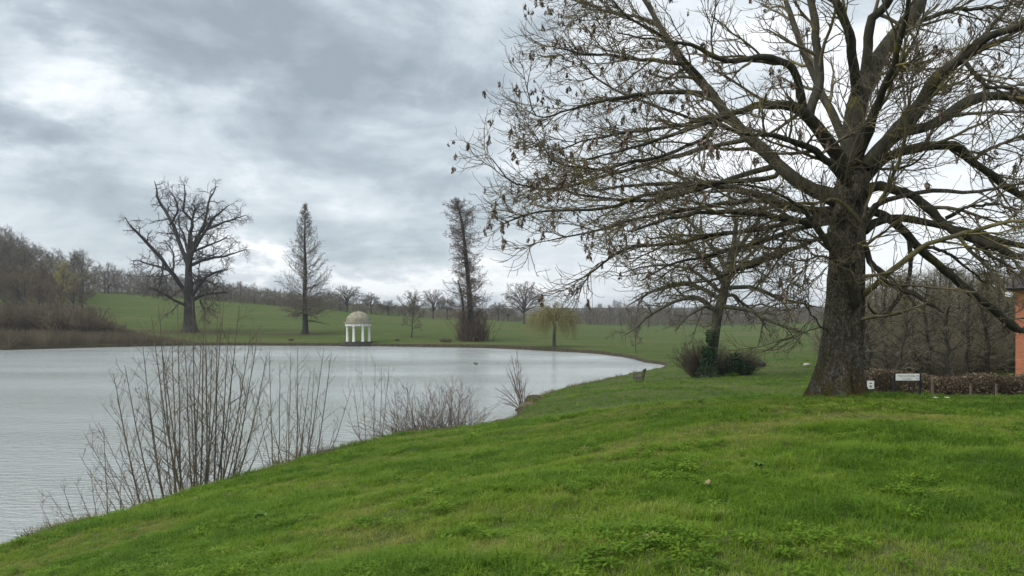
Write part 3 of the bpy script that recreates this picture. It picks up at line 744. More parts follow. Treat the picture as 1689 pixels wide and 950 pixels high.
# a bunch sits with neighbours: every picked tip gets 1-3
cl = [];
for p in e:
    for _ in range(rng.integers(1, 3)): cl.append(p + rng.normal(0, .04, 3))
cl = np.array(cl)
wpos = cl + ab
sx_ = CX + wpos[:, 0] / wpos[:, 1] * F; sy_ = HY - (wpos[:, 2] - CAMZ) / wpos[:, 1] * F
inview = (sx_ > 0) & (sx_ < 1689) & (sy_ > 0) & (sy_ < 640)
order = np.argsort(wpos[:, 1] + np.where(inview, 0, 100))
for j, i in enumerate(order[:300]):
    o = obj_of(KEYS[i % 6], 'seed_cluster', ash, cl[i]); o.rotation_euler = (rng.normal(0, .15), rng.normal(0, .15), rng.random() * 6.28); s_ = rng.uniform(.7, 1.25); o.scale = (s_, s_, s_)
mb = MB()
src = []
for me in KEYS:
    v = np.zeros(len(me.vertices) * 3, np.float32); me.vertices.foreach_get('co', v); src.append((v.reshape(-1, 3), [tuple(p.vertices) for p in me.polygons]))
for i in order[300:]:
    v, f = src[i % 6]; a = rng.random() * 6.28; s_ = rng.uniform(.6, 1.1)
    v = v @ np.array([[cos(a), sin(a), 0], [-sin(a), cos(a), 0], [0, 0, 1]]) * s_ + cl[i]
    q4 = [x for x in f if len(x) == 4]
    mb.add(v, q4)
tag(mb.build('seed_clusters', 'seed_husk', ash, smooth=False), kind='stuff')

# ================================================================== generic builders
def build_tree(name, base, trunk, limbs, levels, mats, label, cat, seed, group=None, kt=9, kl=6, nlimb=12, minr=0.02, limb_name='limb', axis_h=None):
    """trunk and limbs are lists of (px, py, depth offset, radius px) at the distance of base"""
    r = np.random.default_rng(seed)
    D = base[1]; b = np.array([base[0], base[1], gz(base[0], base[1])])
    root = empty(name, b); tag(root, label, cat, group)
    cv = lambda L: ([pt(a, y_, D + c) - b for a, y_, c, d in L], [max(minr, d * (D + c) / F) for a, y_, c, d in L])
    tp_, tr_ = resample(*cv(trunk), 16)
    tr_ = tr_ * (1 + 0.5 * np.exp(-np.maximum(0, tp_[:, 2]) / (tr_[0] * 1.4)))
    mb = MB(); mb.tubes(tp_, tr_, kt); mb.build('trunk', mats[0], root)
    LP_, LR_ = [], []
    for L in limbs:
        P_, R_ = resample(*cv(L), nlimb)
        P_ = P_ + np.cumsum(r.normal(0, .012 * np.linalg.norm(P_[-1] - P_[0]), (nlimb, 3)), 0) * np.minimum(1, np.linspace(0, 1, nlimb) * 3)[:, None] * .6
        mb = MB(); mb.tubes(P_, R_, kl); mb.build(limb_name, mats[0], root)
        LP_.append(P_); LR_.append(R_)
    ax = np.array([0, 0, axis_h if axis_h else tp_[-1, 2] * .5])
    out = ramify(r, np.array(LP_), np.array(LR_), levels, ax)
    mb = MB()
    for P_, R_, k in out: mb.tubes(P_, R_, k)
    tag(mb.build('crown', mats[1], root), kind='stuff')
    return root

# ------------------------------------------------------------------ great oak across the lake
OB = pt(315, 549, 140)
def oz(zx, zy, dy, r): return (zx / 2.969, 280 + zy / 2.969, dy, r * (.9 if r > 16 else .82) / 2.969)
oak_trunk = [oz(932, 808, 0, 38), oz(930, 760, 0, 29), oz(928, 700, 0, 27), oz(926, 620, 0, 27), oz(925, 560, 0, 22), oz(924, 480, 0, 18), oz(928, 400, 0, 16), oz(932, 320, 0, 12)]
oak_limbs = [
    [oz(925, 620, 0, 18), oz(885, 565, 0, 14), oz(845, 510, -1, 13), oz(800, 455, -2, 12), oz(745, 395, -3, 11), oz(690, 335, -4, 9), oz(640, 292, -5, 6), oz(595, 230, -5, 2)],
    [oz(850, 505, -1, 9), oz(790, 478, -1, 8), oz(735, 460, 0, 6), oz(680, 440, 1, 4), oz(640, 440, 1, 1.5)],
    [oz(920, 470, 0, 14), oz(885, 380, 1, 12), oz(840, 275, 2, 11), oz(805, 200, 3, 9), oz(772, 140, 3, 7), oz(770, 60, 4, 2)],
    [oz(928, 400, 0, 15), oz(930, 320, -1, 12), oz(945, 260, -2, 9), oz(900, 200, -3, 7), oz(912, 130, -3, 5), oz(905, 66, -3, 2)],
    [oz(930, 420, 0, 13), oz(975, 310, 1, 10), oz(1005, 230, 2, 7), oz(1020, 150, 3, 6), oz(1060, 75, 3, 2)],
    [oz(930, 420, 0, 11), oz(1000, 310, -2, 9), oz(1060, 220, -4, 7), oz(1135, 165, -5, 2)],
    [oz(985, 305, 1, 8), oz(1070, 272, 3, 7), oz(1150, 250, 4, 5), oz(1225, 228, 5, 2)],
    [oz(926, 470, 0, 12), oz(1010, 440, -2, 9), oz(1090, 425, -3, 7), oz(1150, 405, -4, 4), oz(1215, 395, -4, 2)],
    [oz(930, 410, 0, 9), oz(1010, 375, 3, 7), oz(1090, 342, 5, 4), oz(1115, 320, 6, 1.5)],
    [oz(940, 620, 0, 12), oz(980, 560, -2, 10), oz(1030, 515, -4, 8), oz(1100, 500, -5, 3)],
    [oz(940, 640, 0, 12), oz(985, 620, 3, 8), oz(1045, 608, 5, 6), oz(1112, 606, 6, 3)],
    [oz(920, 665, 0, 11), oz(880, 650, -1, 9), oz(830, 628, -2, 6), oz(770, 600, -3, 5), oz(735, 575, -3, 2)],
    [oz(835, 270, 2, 7), oz(870, 195, 1, 6), oz(850, 130, 0, 4), oz(830, 105, 0, 2)],
    [oz(940, 260, -2, 7), oz(955, 190, -4, 5), oz(935, 170, -5, 2)],
    [oz(800, 450, -2, 7), oz(790, 520, -3, 5), oz(770, 590, -4, 2)], [oz(980, 640, 2, 6), oz(1000, 680, 3, 4), oz(1040, 660, 4, 2)],
    [oz(925, 430, 0, 9), oz(900, 330, 4, 7), oz(880, 250, 7, 4), oz(900, 220, 8, 2)], [oz(926, 500, 0, 9), oz(950, 430, -5, 7), oz(960, 350, -8, 4), oz(970, 300, -9, 2)],
    [oz(940, 560, 0, 8), oz(1000, 540, 4, 6), oz(1060, 570, 6, 2)], [oz(845, 510, -1, 7), oz(850, 420, 2, 5), oz(800, 350, 4, 2)],
]
build_tree('oak_tree', OB, oak_trunk, oak_limbs,
    [dict(n=11, t0=.2, len=4.0, ang=55, sd=16, rf=.5, rmin=.050, rmax=.13, seg=6, wob=.26, grav=.01, k=3),
     dict(n=6, t0=.2, len=2.0, ang=52, sd=18, rf=.7, rmin=.030, rmax=.06, seg=4, wob=.28, k=3),
     dict(n=5, t0=.2, len=.95, ang=50, sd=18, rf=.7, rmin=.017, rmax=.030, seg=3, wob=.25, k=3)],
    ('dark_bark', 'dark_twig'), 'huge gnarled bare oak tree with thick dark trunk on the far left bank', 'tree', 21, minr=.04)

# ------------------------------------------------------------------ conical bare tree (larch habit)
def conical(base, top_py, half_px, label, seed, mats, bpx, trunk_r, lean=0.0):
    r = np.random.default_rng(seed); D = base[1]
    b = np.array([base[0], base[1], gz(base[0], base[1])]); H = CAMZ + (HY - top_py) / F * D - b[2]
    root = empty('conical_tree', b); tag(root, label, 'tree')
    n = 20; z = np.linspace(-.2, H, n)
    P = np.stack([lean * z / H + .05 * np.sin(z * .7), .05 * np.cos(z * .5), z], 1)
    R = trunk_r * (1 - z / H) ** .9 + .03; R[0] *= 1.5; R[1] *= 1.1
    mb = MB(); mb.tubes(P, R, 9); mb.build('trunk', mats[0], root)
    nb = 230; tt = np.linspace(.17, 1.0, nb); W = half_px / F * D
    reach = np.interp(tt, [.16, .24, .34, .5, .62, .75, .87, 1], [.80, 1.02, 1.02, .86, .68, .46, .24, .02]) * W * 1.2 * r.uniform(.75, 1.06, nb)
    a = r.random(nb) * 6.28; elv = np.radians(np.interp(tt, [.17, .4, 1], [4, 30, 52]))
    hb = np.clip(tt * H - reach * np.tan(elv), .12 * H, H)
    st = np.stack([np.interp(hb, z, P[:, 0]), np.interp(hb, z, P[:, 1]), hb], 1)
    tip_ = np.stack([reach * np.cos(a), reach * np.sin(a), np.maximum(tt * H, hb)], 1)
    u = np.linspace(0, 1, 7)[None, :, None]
    Pb = st[:, None] * (1 - u) + tip_[:, None] * u - np.array([0, 0, 1.]) * (reach[:, None, None] * .16 * np.sin(pi * u)) + np.cumsum(r.normal(0, .05, (nb, 7, 3)), 1) * u
    r0 = np.interp(tt, [.1, 1], [.06, .024]); Rb = r0[:, None] * (1 - .7 * np.linspace(0, 1, 7)[None])
    # a few drooping low boughs
    na = 8; aa = np.arange(na) / na * 6.28 + .3
    Pd, Rd = grow(r, np.stack([np.zeros(na), np.zeros(na), H * np.linspace(.10, .2, na)], 1), np.stack([np.cos(aa), np.sin(aa), np.full(na, .0)], 1), np.full(na, W * .95), np.full(na, .09), np.full(na, .03), 6, .05, -.05, .12)
    lv2 = ramify(r, Pb, Rb, [dict(n=9, t0=.15, len=1, lenfn=lambda p, t: W * .30 * np.interp(p[:, 2] / H, [.2, 1], [1, .12]), ang=38, sd=10, rf=.6, rmin=.023, rmax=.032, seg=4, wob=.12, grav=.02, k=3), dict(n=5, len=W * .12, ang=40, rmin=.014, rmax=.018, seg=2, k=3)])
    lv3 = ramify(r, Pd, Rd, [dict(n=8, t0=.2, len=W * .22, ang=45, sd=10, rf=.6, rmin=.022, rmax=.035, seg=3, wob=.12, k=3)])
    mb = MB(); mb.tubes(Pb, Rb, 3); mb.tubes(Pd, Rd, 3)
    for a_ in lv2 + lv3: mb.tubes(*a_)
    tag(mb.build('crown', mats[1], root), kind='stuff')
    return root
conical(pt(503, 551, 138), 338, 41, 'tall conical bare tree with one straight trunk on the far bank', 31, ('dark_bark', 'grey_twig'), 551, .46)

# ------------------------------------------------------------------ leaning shaggy tree, brushy at the foot
def shaggy():
    r = np.random.default_rng(41); D = 124.0; base = pt(777, 566, D)
    b = np.array([base[0], base[1], gz(base[0], base[1])])
    root = empty('shaggy_tree', b); tag(root, 'tall leaning narrow tree with shaggy brown twigs right at the far water edge', 'tree')
    cv = lambda a, y_: pt(a, y_, D) - b
    P, R = resample([cv(777, 568), cv(776, 520), cv(773, 470), cv(768, 420), cv(763, 375), cv(757, 345), cv(752, 332)], [.55, .46, .36, .28, .20, .10, .04], 24)
    mb = MB(); mb.tubes(P, R, 9)
    P2, R2 = resample([cv(767, 568), cv(765, 530), cv(762, 490), cv(755, 462)], [.28, .22, .16, .06], 12); mb.tubes(P2, R2, 7)
    mb.build('trunk', 'dark_bark', root)
    nb = 330; t = np.concatenate([np.linspace(.02, .45, 160), np.linspace(.45, 1, 170)]) * .985
    H = P[-1, 2]
    k = t * (len(P) - 1); i = np.minimum(k.astype(int), len(P) - 2); f = (k - i)[:, None]
    st = P[i] * (1 - f) + P[i + 1] * f
    W = np.interp(t, [0, .08, .25, .40, .48, .6, .8, .93, 1], [2.6, 3.0, 4.3, 4.5, 2.7, 2.7, 3.1, 2.9, 1.0])
    a = r.random(nb) * 6.28; elv = np.radians(r.normal(18, 16, nb))
    d = np.stack([np.cos(a) * np.cos(elv), np.sin(a) * np.cos(elv), np.sin(elv)], 1)
    Pb, Rb = grow(r, st, d, W * r.uniform(.6, 1.1, nb), np.full(nb, .045), np.full(nb, .02), 6, .14, -.06, .30)
    lv2 = ramify(r, Pb, Rb, [dict(n=9, t0=.1, len=.95, ang=50, sd=14, rf=.6, rmin=.019, rmax=.028, seg=4, wob=.2, grav=-.05, tip=.2, k=3), dict(n=5, len=.5, ang=45, rmin=.015, rmax=.022, seg=2, k=3)])
    mb = MB(); mb.tubes(Pb, Rb, 3)
    for q_ in lv2: mb.tubes(*q_)
    tag(mb.build('crown', 'red_brown_twig', root), kind='stuff')
    # brush round its foot
    n = 260; s0 = np.stack([r.normal(.3, 1.0, n), r.normal(0, .9, n), np.full(n, -.1)], 1)
    dd = np.stack([r.normal(0, .28, n), r.normal(0, .28, n), np.ones(n)], 1)
    Pc, Rc = grow(r, s0, dd, r.uniform(1.0, 5.0, n), np.full(n, .04), np.full(n, .018), 5, .12)
    lvc = ramify(r, Pc, Rc, [dict(n=8, t0=.1, len=.9, ang=45, rmin=.018, rmax=.03, seg=3, k=3)])
    mb = MB(); mb.tubes(Pc, Rc, 3); mb.tubes(*lvc[0])
    tag(mb.build('foot_brush', 'red_brown_twig', root), kind='stuff')
shaggy()

# ------------------------------------------------------------------ weeping willow
def willow():
    r = np.random.default_rng(51); D = 106.5; base = pt(912, 571, D)
    b = np.array([base[0], base[1], gz(base[0], base[1])])
    root = empty('willow_tree', b); tag(root, 'small weeping willow with yellow green hanging twigs on the far bank', 'tree')
    cv = lambda a, y_, c=0: pt(a, y_, D + c) - b
    mb = MB(); P, R = resample([cv(914, 574), cv(914, 555), cv(915, 540), cv(913, 530)], [.26, .19, .17, .15], 8); mb.tubes(P, R, 8); mb.build('trunk', 'grey_bark', root)
    ends_ = [(880, 512, 1), (895, 502, -1), (915, 500, .5), (935, 506, -.8), (940, 516, 1), (872, 520, -.6), (905, 506, 2), (925, 508, -2), (950, 522, 0), (890, 516, -2)]
    LP_, LR_ = [], []
    for (ex, ey, c) in ends_:
        P_, R_ = resample([P[-1], (P[-1] + cv(ex, ey, c)) / 2 + np.array([0, 0, .35]), cv(ex, ey, c)], [.10, .07, .03], 10)
        mb = MB(); mb.tubes(P_, R_, 5); mb.build('limb', 'grey_bark', root); LP_.append(P_); LR_.append(R_)
    o = ramify(r, np.array(LP_), np.array(LR_), [dict(n=12, t0=.15, len=1.3, ang=55, sd=16, out=.3, rf=.6, rmin=.016, rmax=.03, seg=5, wob=.12, grav=-.05, k=3)])
    Pq, Rq = o[0][:2]
    p, d, rr, t, pid = spawn(r, Pq, Rq, 12, .2, 1, 60, 20, np.array([0, 0, 3.]), .5)
    d[:, 2] -= .3
    ln = np.minimum(4.4 * r.random(len(p)) ** 1.4 + .4, p[:, 2] - r.uniform(.3, 2.2, len(p)))
    Pw, Rw = grow(r, p, d, np.maximum(.4, ln), np.full(len(p), .011), np.full(len(p), .007), 6, .08, -.5)
    mb = MB(); mb.tubes(Pq, Rq, 3); mb.tubes(Pw, Rw, 3)
    tag(mb.build('crown', 'willow_twig', root), kind='stuff')
willow()

# ------------------------------------------------------------------ the rounded tree behind the ash, with ivy at its foot
TB = pt(1170, 623, 52)
t2_trunk = [(1169, 628, 0, 12), (1173, 600, 0, 9), (1178, 560, 0, 8), (1184, 520, 0, 7.8), (1194, 480, 0, 7.6), (1203, 445, 0, 7), (1207, 415, 0, 6)]
t2_limbs = [
    [(1182, 515, 0, 6), (1150, 492, -1, 5), (1110, 500, -2, 4), (1070, 522, -3, 3), (1035, 552, -3.5, 1)],
    [(1190, 495, 0, 6), (1140, 470, 1, 5), (1080, 480, 2, 3.5), (1035, 505, 3, 1)],
    [(1188, 505, 0, 6), (1235, 512, -1, 5), (1285, 535, -2, 3.5), (1340, 552, -3, 1)],
    [(1197, 475, 0, 6), (1250, 478, 1.5, 5), (1305, 500, 2.5, 3.5), (1360, 510, 3.5, 1)],
    [(1200, 455, 0, 6), (1180, 410, 1, 5), (1150, 370, 2, 3.5), (1110, 345, 3, 1)],
    [(1195, 470, 0, 6.5), (1165, 430, -1, 5.5), (1120, 400, -2, 4), (1060, 395, -3, 1)],
    [(1206, 420, 0, 6.5), (1215, 370, 0, 5), (1205, 330, 1, 3.5), (1195, 290, 1, 1)],
    [(1206, 430, 0, 6.5), (1240, 380, -1, 5), (1265, 340, -2, 3.5), (1290, 305, -3, 1)],
    [(1203, 445, 0, 6), (1255, 425, 2, 5), (1300, 410, 3, 3.5), (1345, 410, 4, 1)],
    [(1200, 460, 0, 6), (1230, 430, -2.5, 4.5), (1255, 400, -4, 3), (1270, 380, -5, 1)],
    [(1200, 465, 0, 6), (1170, 430, 3, 4.5), (1165, 390, 4.5, 3), (1160, 350, 5.5, 1)],
    [(1186, 510, 0, 5), (1160, 505, -3, 4), (1130, 520, -5, 2.5), (1110, 545, -5.5, 1)],
    [(1190, 490, 0, 5), (1215, 495, 3, 4), (1250, 520, 4.5, 2.5), (1270, 545, 5, 1)],
    [(1192, 485, 0, 5), (1130, 440, .5, 4), (1070, 435, 1, 2.5), (1020, 450, 1, 1)],
]
t2_limbs = [[(a, b, c, d * .72) for a, b, c, d in L] for L in t2_limbs]
t2 = build_tree('round_tree', TB, t2_trunk, t2_limbs,
    [dict(n=9, t0=.18, len=2.6, ang=50, sd=15, out=.2, rf=.55, rmin=.028, rmax=.07, seg=6, wob=.2, grav=-.03, k=4),
     dict(n=7, t0=.15, len=1.25, ang=48, sd=15, rf=.65, rmin=.015, rmax=.03, seg=4, wob=.22, grav=-.03, k=3),
     dict(n=4, t0=.2, len=.55, ang=45, sd=15, rf=.7, rmin=.009, rmax=.015, seg=3, wob=.2, k=3)],
    ('olive_bark', 'olive_twig'), 'bare spreading tree with ivy round its foot, left behind the big ash', 'tree', 61, minr=.03)
rr = np.random.default_rng(62)
mb = MB()
for k in range(34):
    h0 = rr.random() ** 1.1 * 2.9; a0 = rr.random() * 6.28; br = rr.uniform(.2, .42) * (1.15 - .2 * h0); m_ = int(150 * br / .3)
    c0 = np.array([-.12 + .09 * h0 + .34 * (1 - .22 * h0) * cos(a0), .3 * sin(a0), h0])
    leaves(mb, c0 + unit(rr.normal(0, 1, (m_, 3))) * br * rr.uniform(.5, 1.15, (m_, 1)) * [1, 1, 1.3], .07, rr, 0, .4, 1.2)
tag(mb.build('ivy', 'ivy_leaf', t2, smooth=False), kind='stuff')

# ------------------------------------------------------------------ bare bushes
def bush_mesh(seed, w, h, n1=60, twig_r=.012, spread=.55, lv=None):
    r = np.random.default_rng(seed)
    a = r.random(n1) * 6.28; q_ = np.sqrt(r.random(n1))
    s0 = np.stack([np.cos(a) * q_ * w * .22, np.sin(a) * q_ * w * .22, np.full(n1, -.1)], 1)
    d = np.stack([np.cos(a) * q_ * spread * 1.5, np.sin(a) * q_ * spread * 1.5, np.ones(n1)], 1)
    P, R = grow(r, s0, d, h * r.uniform(.6, 1.08, n1) * (1 - .15 * q_), np.full(n1, twig_r * 2.2), np.full(n1, twig_r), 6, .12, -.01)
    mb = MB(); mb.tubes(P, R, 3)
    for q2 in ramify(r, P, R, lv or [dict(n=8, t0=.2, len=h * .26, ang=42, sd=14, rf=.7, rmin=twig_r * .8, rmax=twig_r * 1.3, seg=4, wob=.2, k=3),
                                     dict(n=5, t0=.2, len=h * .11, ang=45, sd=14, rmin=twig_r * .6, rmax=twig_r * .8, seg=2, wob=.2, k=3)]): mb.tubes(*q2)
    return mb
def place_bush(me, p, label, sc_=(1, 1, 1), rz=0, group=None, name='bare_bush', cat='bush'):
    o = obj_of(me, name, None, (p[0], p[1], gz(p[0], p[1]))); o.scale = sc_; o.rotation_euler = (0, 0, rz)
    tag(o, label, cat, group); return o
b_olive = bush_mesh(71, 3.4, 3.0, 170, .012).mesh('bare_bush', 'bush_twig')
p = pt(1158, 620, 54.5); place_bush(b_olive, p, 'tall brown leafless bush left of the ivy covered trunk', (.78, .85, .92), .7)
p = pt(1222, 620, 55); place_bush(b_olive, p, 'low brown twiggy bush right of the ivy covered trunk', (.60, .7, .66), 1.0)
mb = MB()
for k in range(26):
    a0 = rr.random() * 6.28; q0 = rr.random() ** .5; h0 = rr.random() * 1.35 * (1 - .5 * q0); br = rr.uniform(.22, .45); m_ = int(120 * br / .3)
    leaves(mb, np.array([cos(a0) * q0 * 1.05, sin(a0) * q0 * .8, h0 + .1]) + unit(rr.normal(0, 1, (m_, 3))) * br * rr.uniform(.4, 1.2, (m_, 1)), .08, rr, 0, .2, 1.2)
o = mb.build('ivy_bush', 'ivy_leaf', smooth=False); p = pt(1205, 622, 54); o.location = (p[0], p[1], gz(p[0], p[1]))
tag(o, 'dark green ivy bush hugging the right side of the ivy covered trunk', 'bush')

# ------------------------------------------------------------------ far bare trees: a few forms, copied
def form(seed, H, W, r0, mats, dens=1.0, low=.25, twig=.03, upright=0.0):
    r = np.random.default_rng(seed)
    root = empty('bare_tree', (0, 0, 0))
    n = 9; z = np.linspace(-.3, H * .72, n)
    P = np.stack([np.cumsum(r.normal(0, H * .008, n)), np.cumsum(r.normal(0, H * .008, n)), z], 1); R = r0 * (1 - .8 * np.linspace(0, 1, n)); R[0] *= 1.4
    p, d, rr_, t, pid = spawn(r, P[None], R[None], 15, low, 1, 55, 8)
    elv = np.radians(np.interp(t, [low, .55, 1], [16 + upright, 38 + upright, 72 + upright])) + r.normal(0, .15, len(t))
    a = np.arange(len(t)) * 2.4 + r.normal(0, .3, len(t))
    d = np.stack([np.cos(a) * np.cos(elv), np.sin(a) * np.cos(elv), np.sin(elv)], 1)
    # reach an ellipsoid crown
    cz = H * .56; rx = W / 2; rz_ = H * .47
    ln = []
    for s_, dd in zip(p, d):
        k = np.linspace(0, 2 * H, 120); x = s_ + dd * k[:, None]
        ins = (x[:, 0] / rx) ** 2 + (x[:, 1] / rx) ** 2 + ((x[:, 2] - cz) / rz_) ** 2 < 1
        ln.append(k[ins].max() if ins.any() else .2 * H)
    ln = np.array(ln) * r.uniform(.8, 1.02, len(p))
    Pl, Rl = grow(r, p, d, ln, np.clip(rr_ * .55, .05, 1), np.full(len(p), twig), 7, .10, .015)
    mb = MB(); mb.tubes(P, R, 7); mb.tubes(Pl, Rl, 4); tr_ = mb.build('trunk', mats[0], root)
    mb = MB()
    for q2 in ramify(r, Pl, Rl, [dict(n=int(8 * dens), t0=.25, len=H * .17, ang=48, sd=14, rf=.55, rmin=twig * 1.2, rmax=.09, seg=5, wob=.18, k=3),
                                 dict(n=int(6 * dens), t0=.15, len=H * .085, ang=45, sd=14, rf=.6, rmin=twig * .8, rmax=twig * 1.2, seg=3, wob=.18, k=3),
                                 dict(n=4, t0=.2, len=H * .042, ang=42, sd=14, rmin=twig * .55, rmax=twig * .8, seg=2, wob=.15, k=3)]): mb.tubes(*q2)
    tag(mb.build('crown', mats[1], root), kind='stuff')
    return root
GB, GT = 'grey_bark', 'grey_twig'
FORMS = [form(101, 14, 11, .35, (GB, GT)), form(102, 14, 9, .30, (GB, GT), .9), form(103, 14, 13, .38, (GB, GT)), form(104, 14, 10, .32, (GB, GT), 1.1, .15)]
THIN = form(105, 8, 6, .14, (GB, GT), 1.1, .3, .024)
BROWNF = [form(106, 14, 9, .28, (GB, 'brown_twig'), 1.1, .12), form(107, 14, 10, .28, (GB, 'olive_scrub'), 1.1, .12)]
used = set()
rng = np.random.default_rng(5)
def put(f, p, H, label, cat='tree', group=None, W=None, base_h=14.0, name=None):
    o = f if f.name not in used else copy_tree(f)
    used.add(f.name)
    if o is f: f['_first'] = 1
    s = H / base_h
    o.location = (float(p[0]), float(p[1]), gz(p[0], p[1]) - .1)
    sw = s if W is None else W
    o.scale = (sw, sw, s); o.rotation_euler = (0, 0, rng.random() * 6.28)
    tag(o, label, cat)
    if group: o['group'] = group
    elif 'group' in o: del o['group']
    if name: o.name = name
    return o
def top_h(px_, top, D):
    x = (px_ - CX) / F * D
    return CAMZ + (HY - top) / F * D - gz(x, D)
# solitary far trees along the crest of the field, left to right
def dome_form(seed, H, W, r0, twig, base=.22):
    r = np.random.default_rng(seed); root = empty('bare_tree', (0, 0, 0))
    n = 8; z = np.linspace(-.3, H * .5, n); P = np.stack([np.cumsum(r.normal(0, H * .006, n)), np.cumsum(r.normal(0, H * .006, n)), z], 1); R = r0 * (1 - .65 * np.linspace(0, 1, n)); R[0] *= 1.4
    m_ = 26; k = np.arange(m_) + .5; elv = np.arcsin(.05 + .93 * k / m_); a = k * 2.39996 + r.normal(0, .2, m_)
    hs = H * np.interp(elv, [0, 1.5], [base, .46]) * r.uniform(.85, 1.15, m_)
    st = np.stack([np.interp(hs, z, P[:, 0]), np.interp(hs, z, P[:, 1]), hs], 1)
    tip_ = np.stack([W / 2 * np.cos(elv) * np.cos(a), W / 2 * np.cos(elv) * np.sin(a), H * (.36 + .60 * np.sin(elv))], 1) * r.uniform(.86, 1.0, (m_, 1))
    u = np.linspace(0, 1, 9)[None, :, None]; up = np.array([0, 0, 1.]) * (H * .07 * np.sin(pi * u))
    Pl = st[:, None] * (1 - u) + tip_[:, None] * u + up + np.cumsum(r.normal(0, H * .007, (m_, 9, 3)), 1) * u
    Rl = np.linspace(r0 * .38, twig, 9)[None] * r.uniform(.7, 1.1, (m_, 1))
    mb = MB(); mb.tubes(P, R, 7); mb.tubes(Pl, Rl, 4); mb.build('trunk', GB, root)
    mb = MB()
    for q2 in ramify(r, Pl, Rl, [dict(n=9, t0=.3, len=H * .16, ang=42, sd=12, rf=.6, rmin=twig, rmax=.10, seg=5, wob=.14, k=3, taper=.4), dict(n=6, t0=.15, len=H * .085, ang=42, sd=14, rf=.6, rmin=twig * .7, rmax=twig, seg=3, wob=.16, k=3),
                                 dict(n=4, t0=.2, len=H * .04, ang=42, sd=14, rmin=twig * .5, rmax=twig * .7, seg=2, k=3)]): mb.tubes(*q2)
    tag(mb.build('crown', GT, root), kind='stuff')
    return root
FORMB = [dome_form(111, 14, 16, .42, .05), dome_form(112, 14, 13, .36, .05, .3)]
SOLO = [(573, 466, 262, 0, 62, 'broad round bare tree on the crest behind the domed temple'), (612, 480, 266, 1, 36, 'slender pale bare tree just right of the round tree behind the temple'),
        (640, 492, 268, 0, 46, 'low dark bare tree on the crest above the temple dome right edge'), (714, 472, 258, 0, 50, 'bare tree on the crest just left of the leaning shaggy tree'),
        (738, 486, 262, 1, 36, 'smaller bare tree tucked behind the left side of the shaggy tree'), (822, 496, 262, 1, 34, 'small bare tree on the crest between shaggy tree and broad far tree'),
        (864, 457, 232, 0, 78, 'broad domed bare tree on the crest above and left of the willow'), (838, 505, 270, 1, 36, 'short faint bare tree under the left side of the broad domed tree'),
        (676, 494, 270, 0, 40, 'low bare tree on the crest behind the young far bank tree')]
for px_, top, D, k, wp, lab in SOLO:
    x = (px_ - CX) / F * D; h = top_h(px_, top, D); put(FORMB[k], (x, D), h, lab, W=wp / F * D / (16, 13)[k])
h = top_h(678, 481, 131); put(THIN, ((678 - CX) / F * 131, 131), h, 'small young bare tree on the far bank right of the temple', base_h=8.0)
h = top_h(1050, 520, 93); put(THIN, ((1049 - CX) / F * 93, 93), h, 'thin sapling at the lake end with its crown behind ash twigs', base_h=8.0, W=.38)
# the dense line of trees along the top of the field
G1 = 'trees of the dense line along the top of the field'
def tline_label(a):
    if a < 215: return 'bare tree of the field crest line between the left wood and the oak'
    if a < 300: return 'bare tree of the field crest line behind the left half of the oak'
    if a < 400: return 'bare tree of the field crest line behind the right half of the oak'
    if a < 480: return 'bare tree of the field crest line between the oak and the conical tree'
    return 'bare tree of the field crest line just right of the conical tree'
for px_ in np.arange(158, 565, 7.5):
    px2 = px_ + rng.normal(0, 3); D = rng.uniform(268, 312)
    top = np.interp(px2, [150, 200, 260, 330, 420, 460, 500, 540, 570], [436, 442, 449, 462, 470, 480, 489, 484, 490]) + rng.normal(0, 3.5)
    h = top_h(px2, top, D)
    put(FORMS[rng.integers(4)] if rng.random() < .6 else BROWNF[rng.integers(2)], ((px2 - CX) / F * D, D), h, tline_label(px2), 'tree', G1, W=max(h / 14, .6))
for px_ in np.arange(585, 860, 9):
    px2 = px_ + rng.normal(0, 4); D = rng.uniform(300, 330); top = 506 + rng.normal(0, 5)
    h = max(2.5, top_h(px2, top, D)); put(BROWNF[rng.integers(2)], ((px2 - CX) / F * D, D), h, 'low hedgerow tree on the field crest between temple and broad domed tree', 'tree', 'low hedgerow trees on the crest', W=max(h / 14, .42))
# mid distance trees in the valley behind willow and lake end
for px_ in np.arange(944, 1375, 5.5):
    px2 = px_ + rng.normal(0, 4); D = rng.uniform(282, 345)
    top = np.interp(px2, [950, 1000, 1100, 1370], [508, 494, 500, 504]) + abs(rng.normal(0, 7)); h = top_h(px2, top, D)
    put(FORMS[rng.integers(4)] if rng.random() < .5 else BROWNF[rng.integers(2)], ((px2 - CX) / F * D, D), h, ('bare tree of the brown valley wood ' + ('just right of the willow' if px2 < 1010 else 'above the right end of the lake' if px2 < 1110 else 'seen behind the ivy covered tree' if px2 < 1240 else 'seen between ivy covered tree and ash trunk')), 'tree', 'trees of the valley wood beyond the lake end')
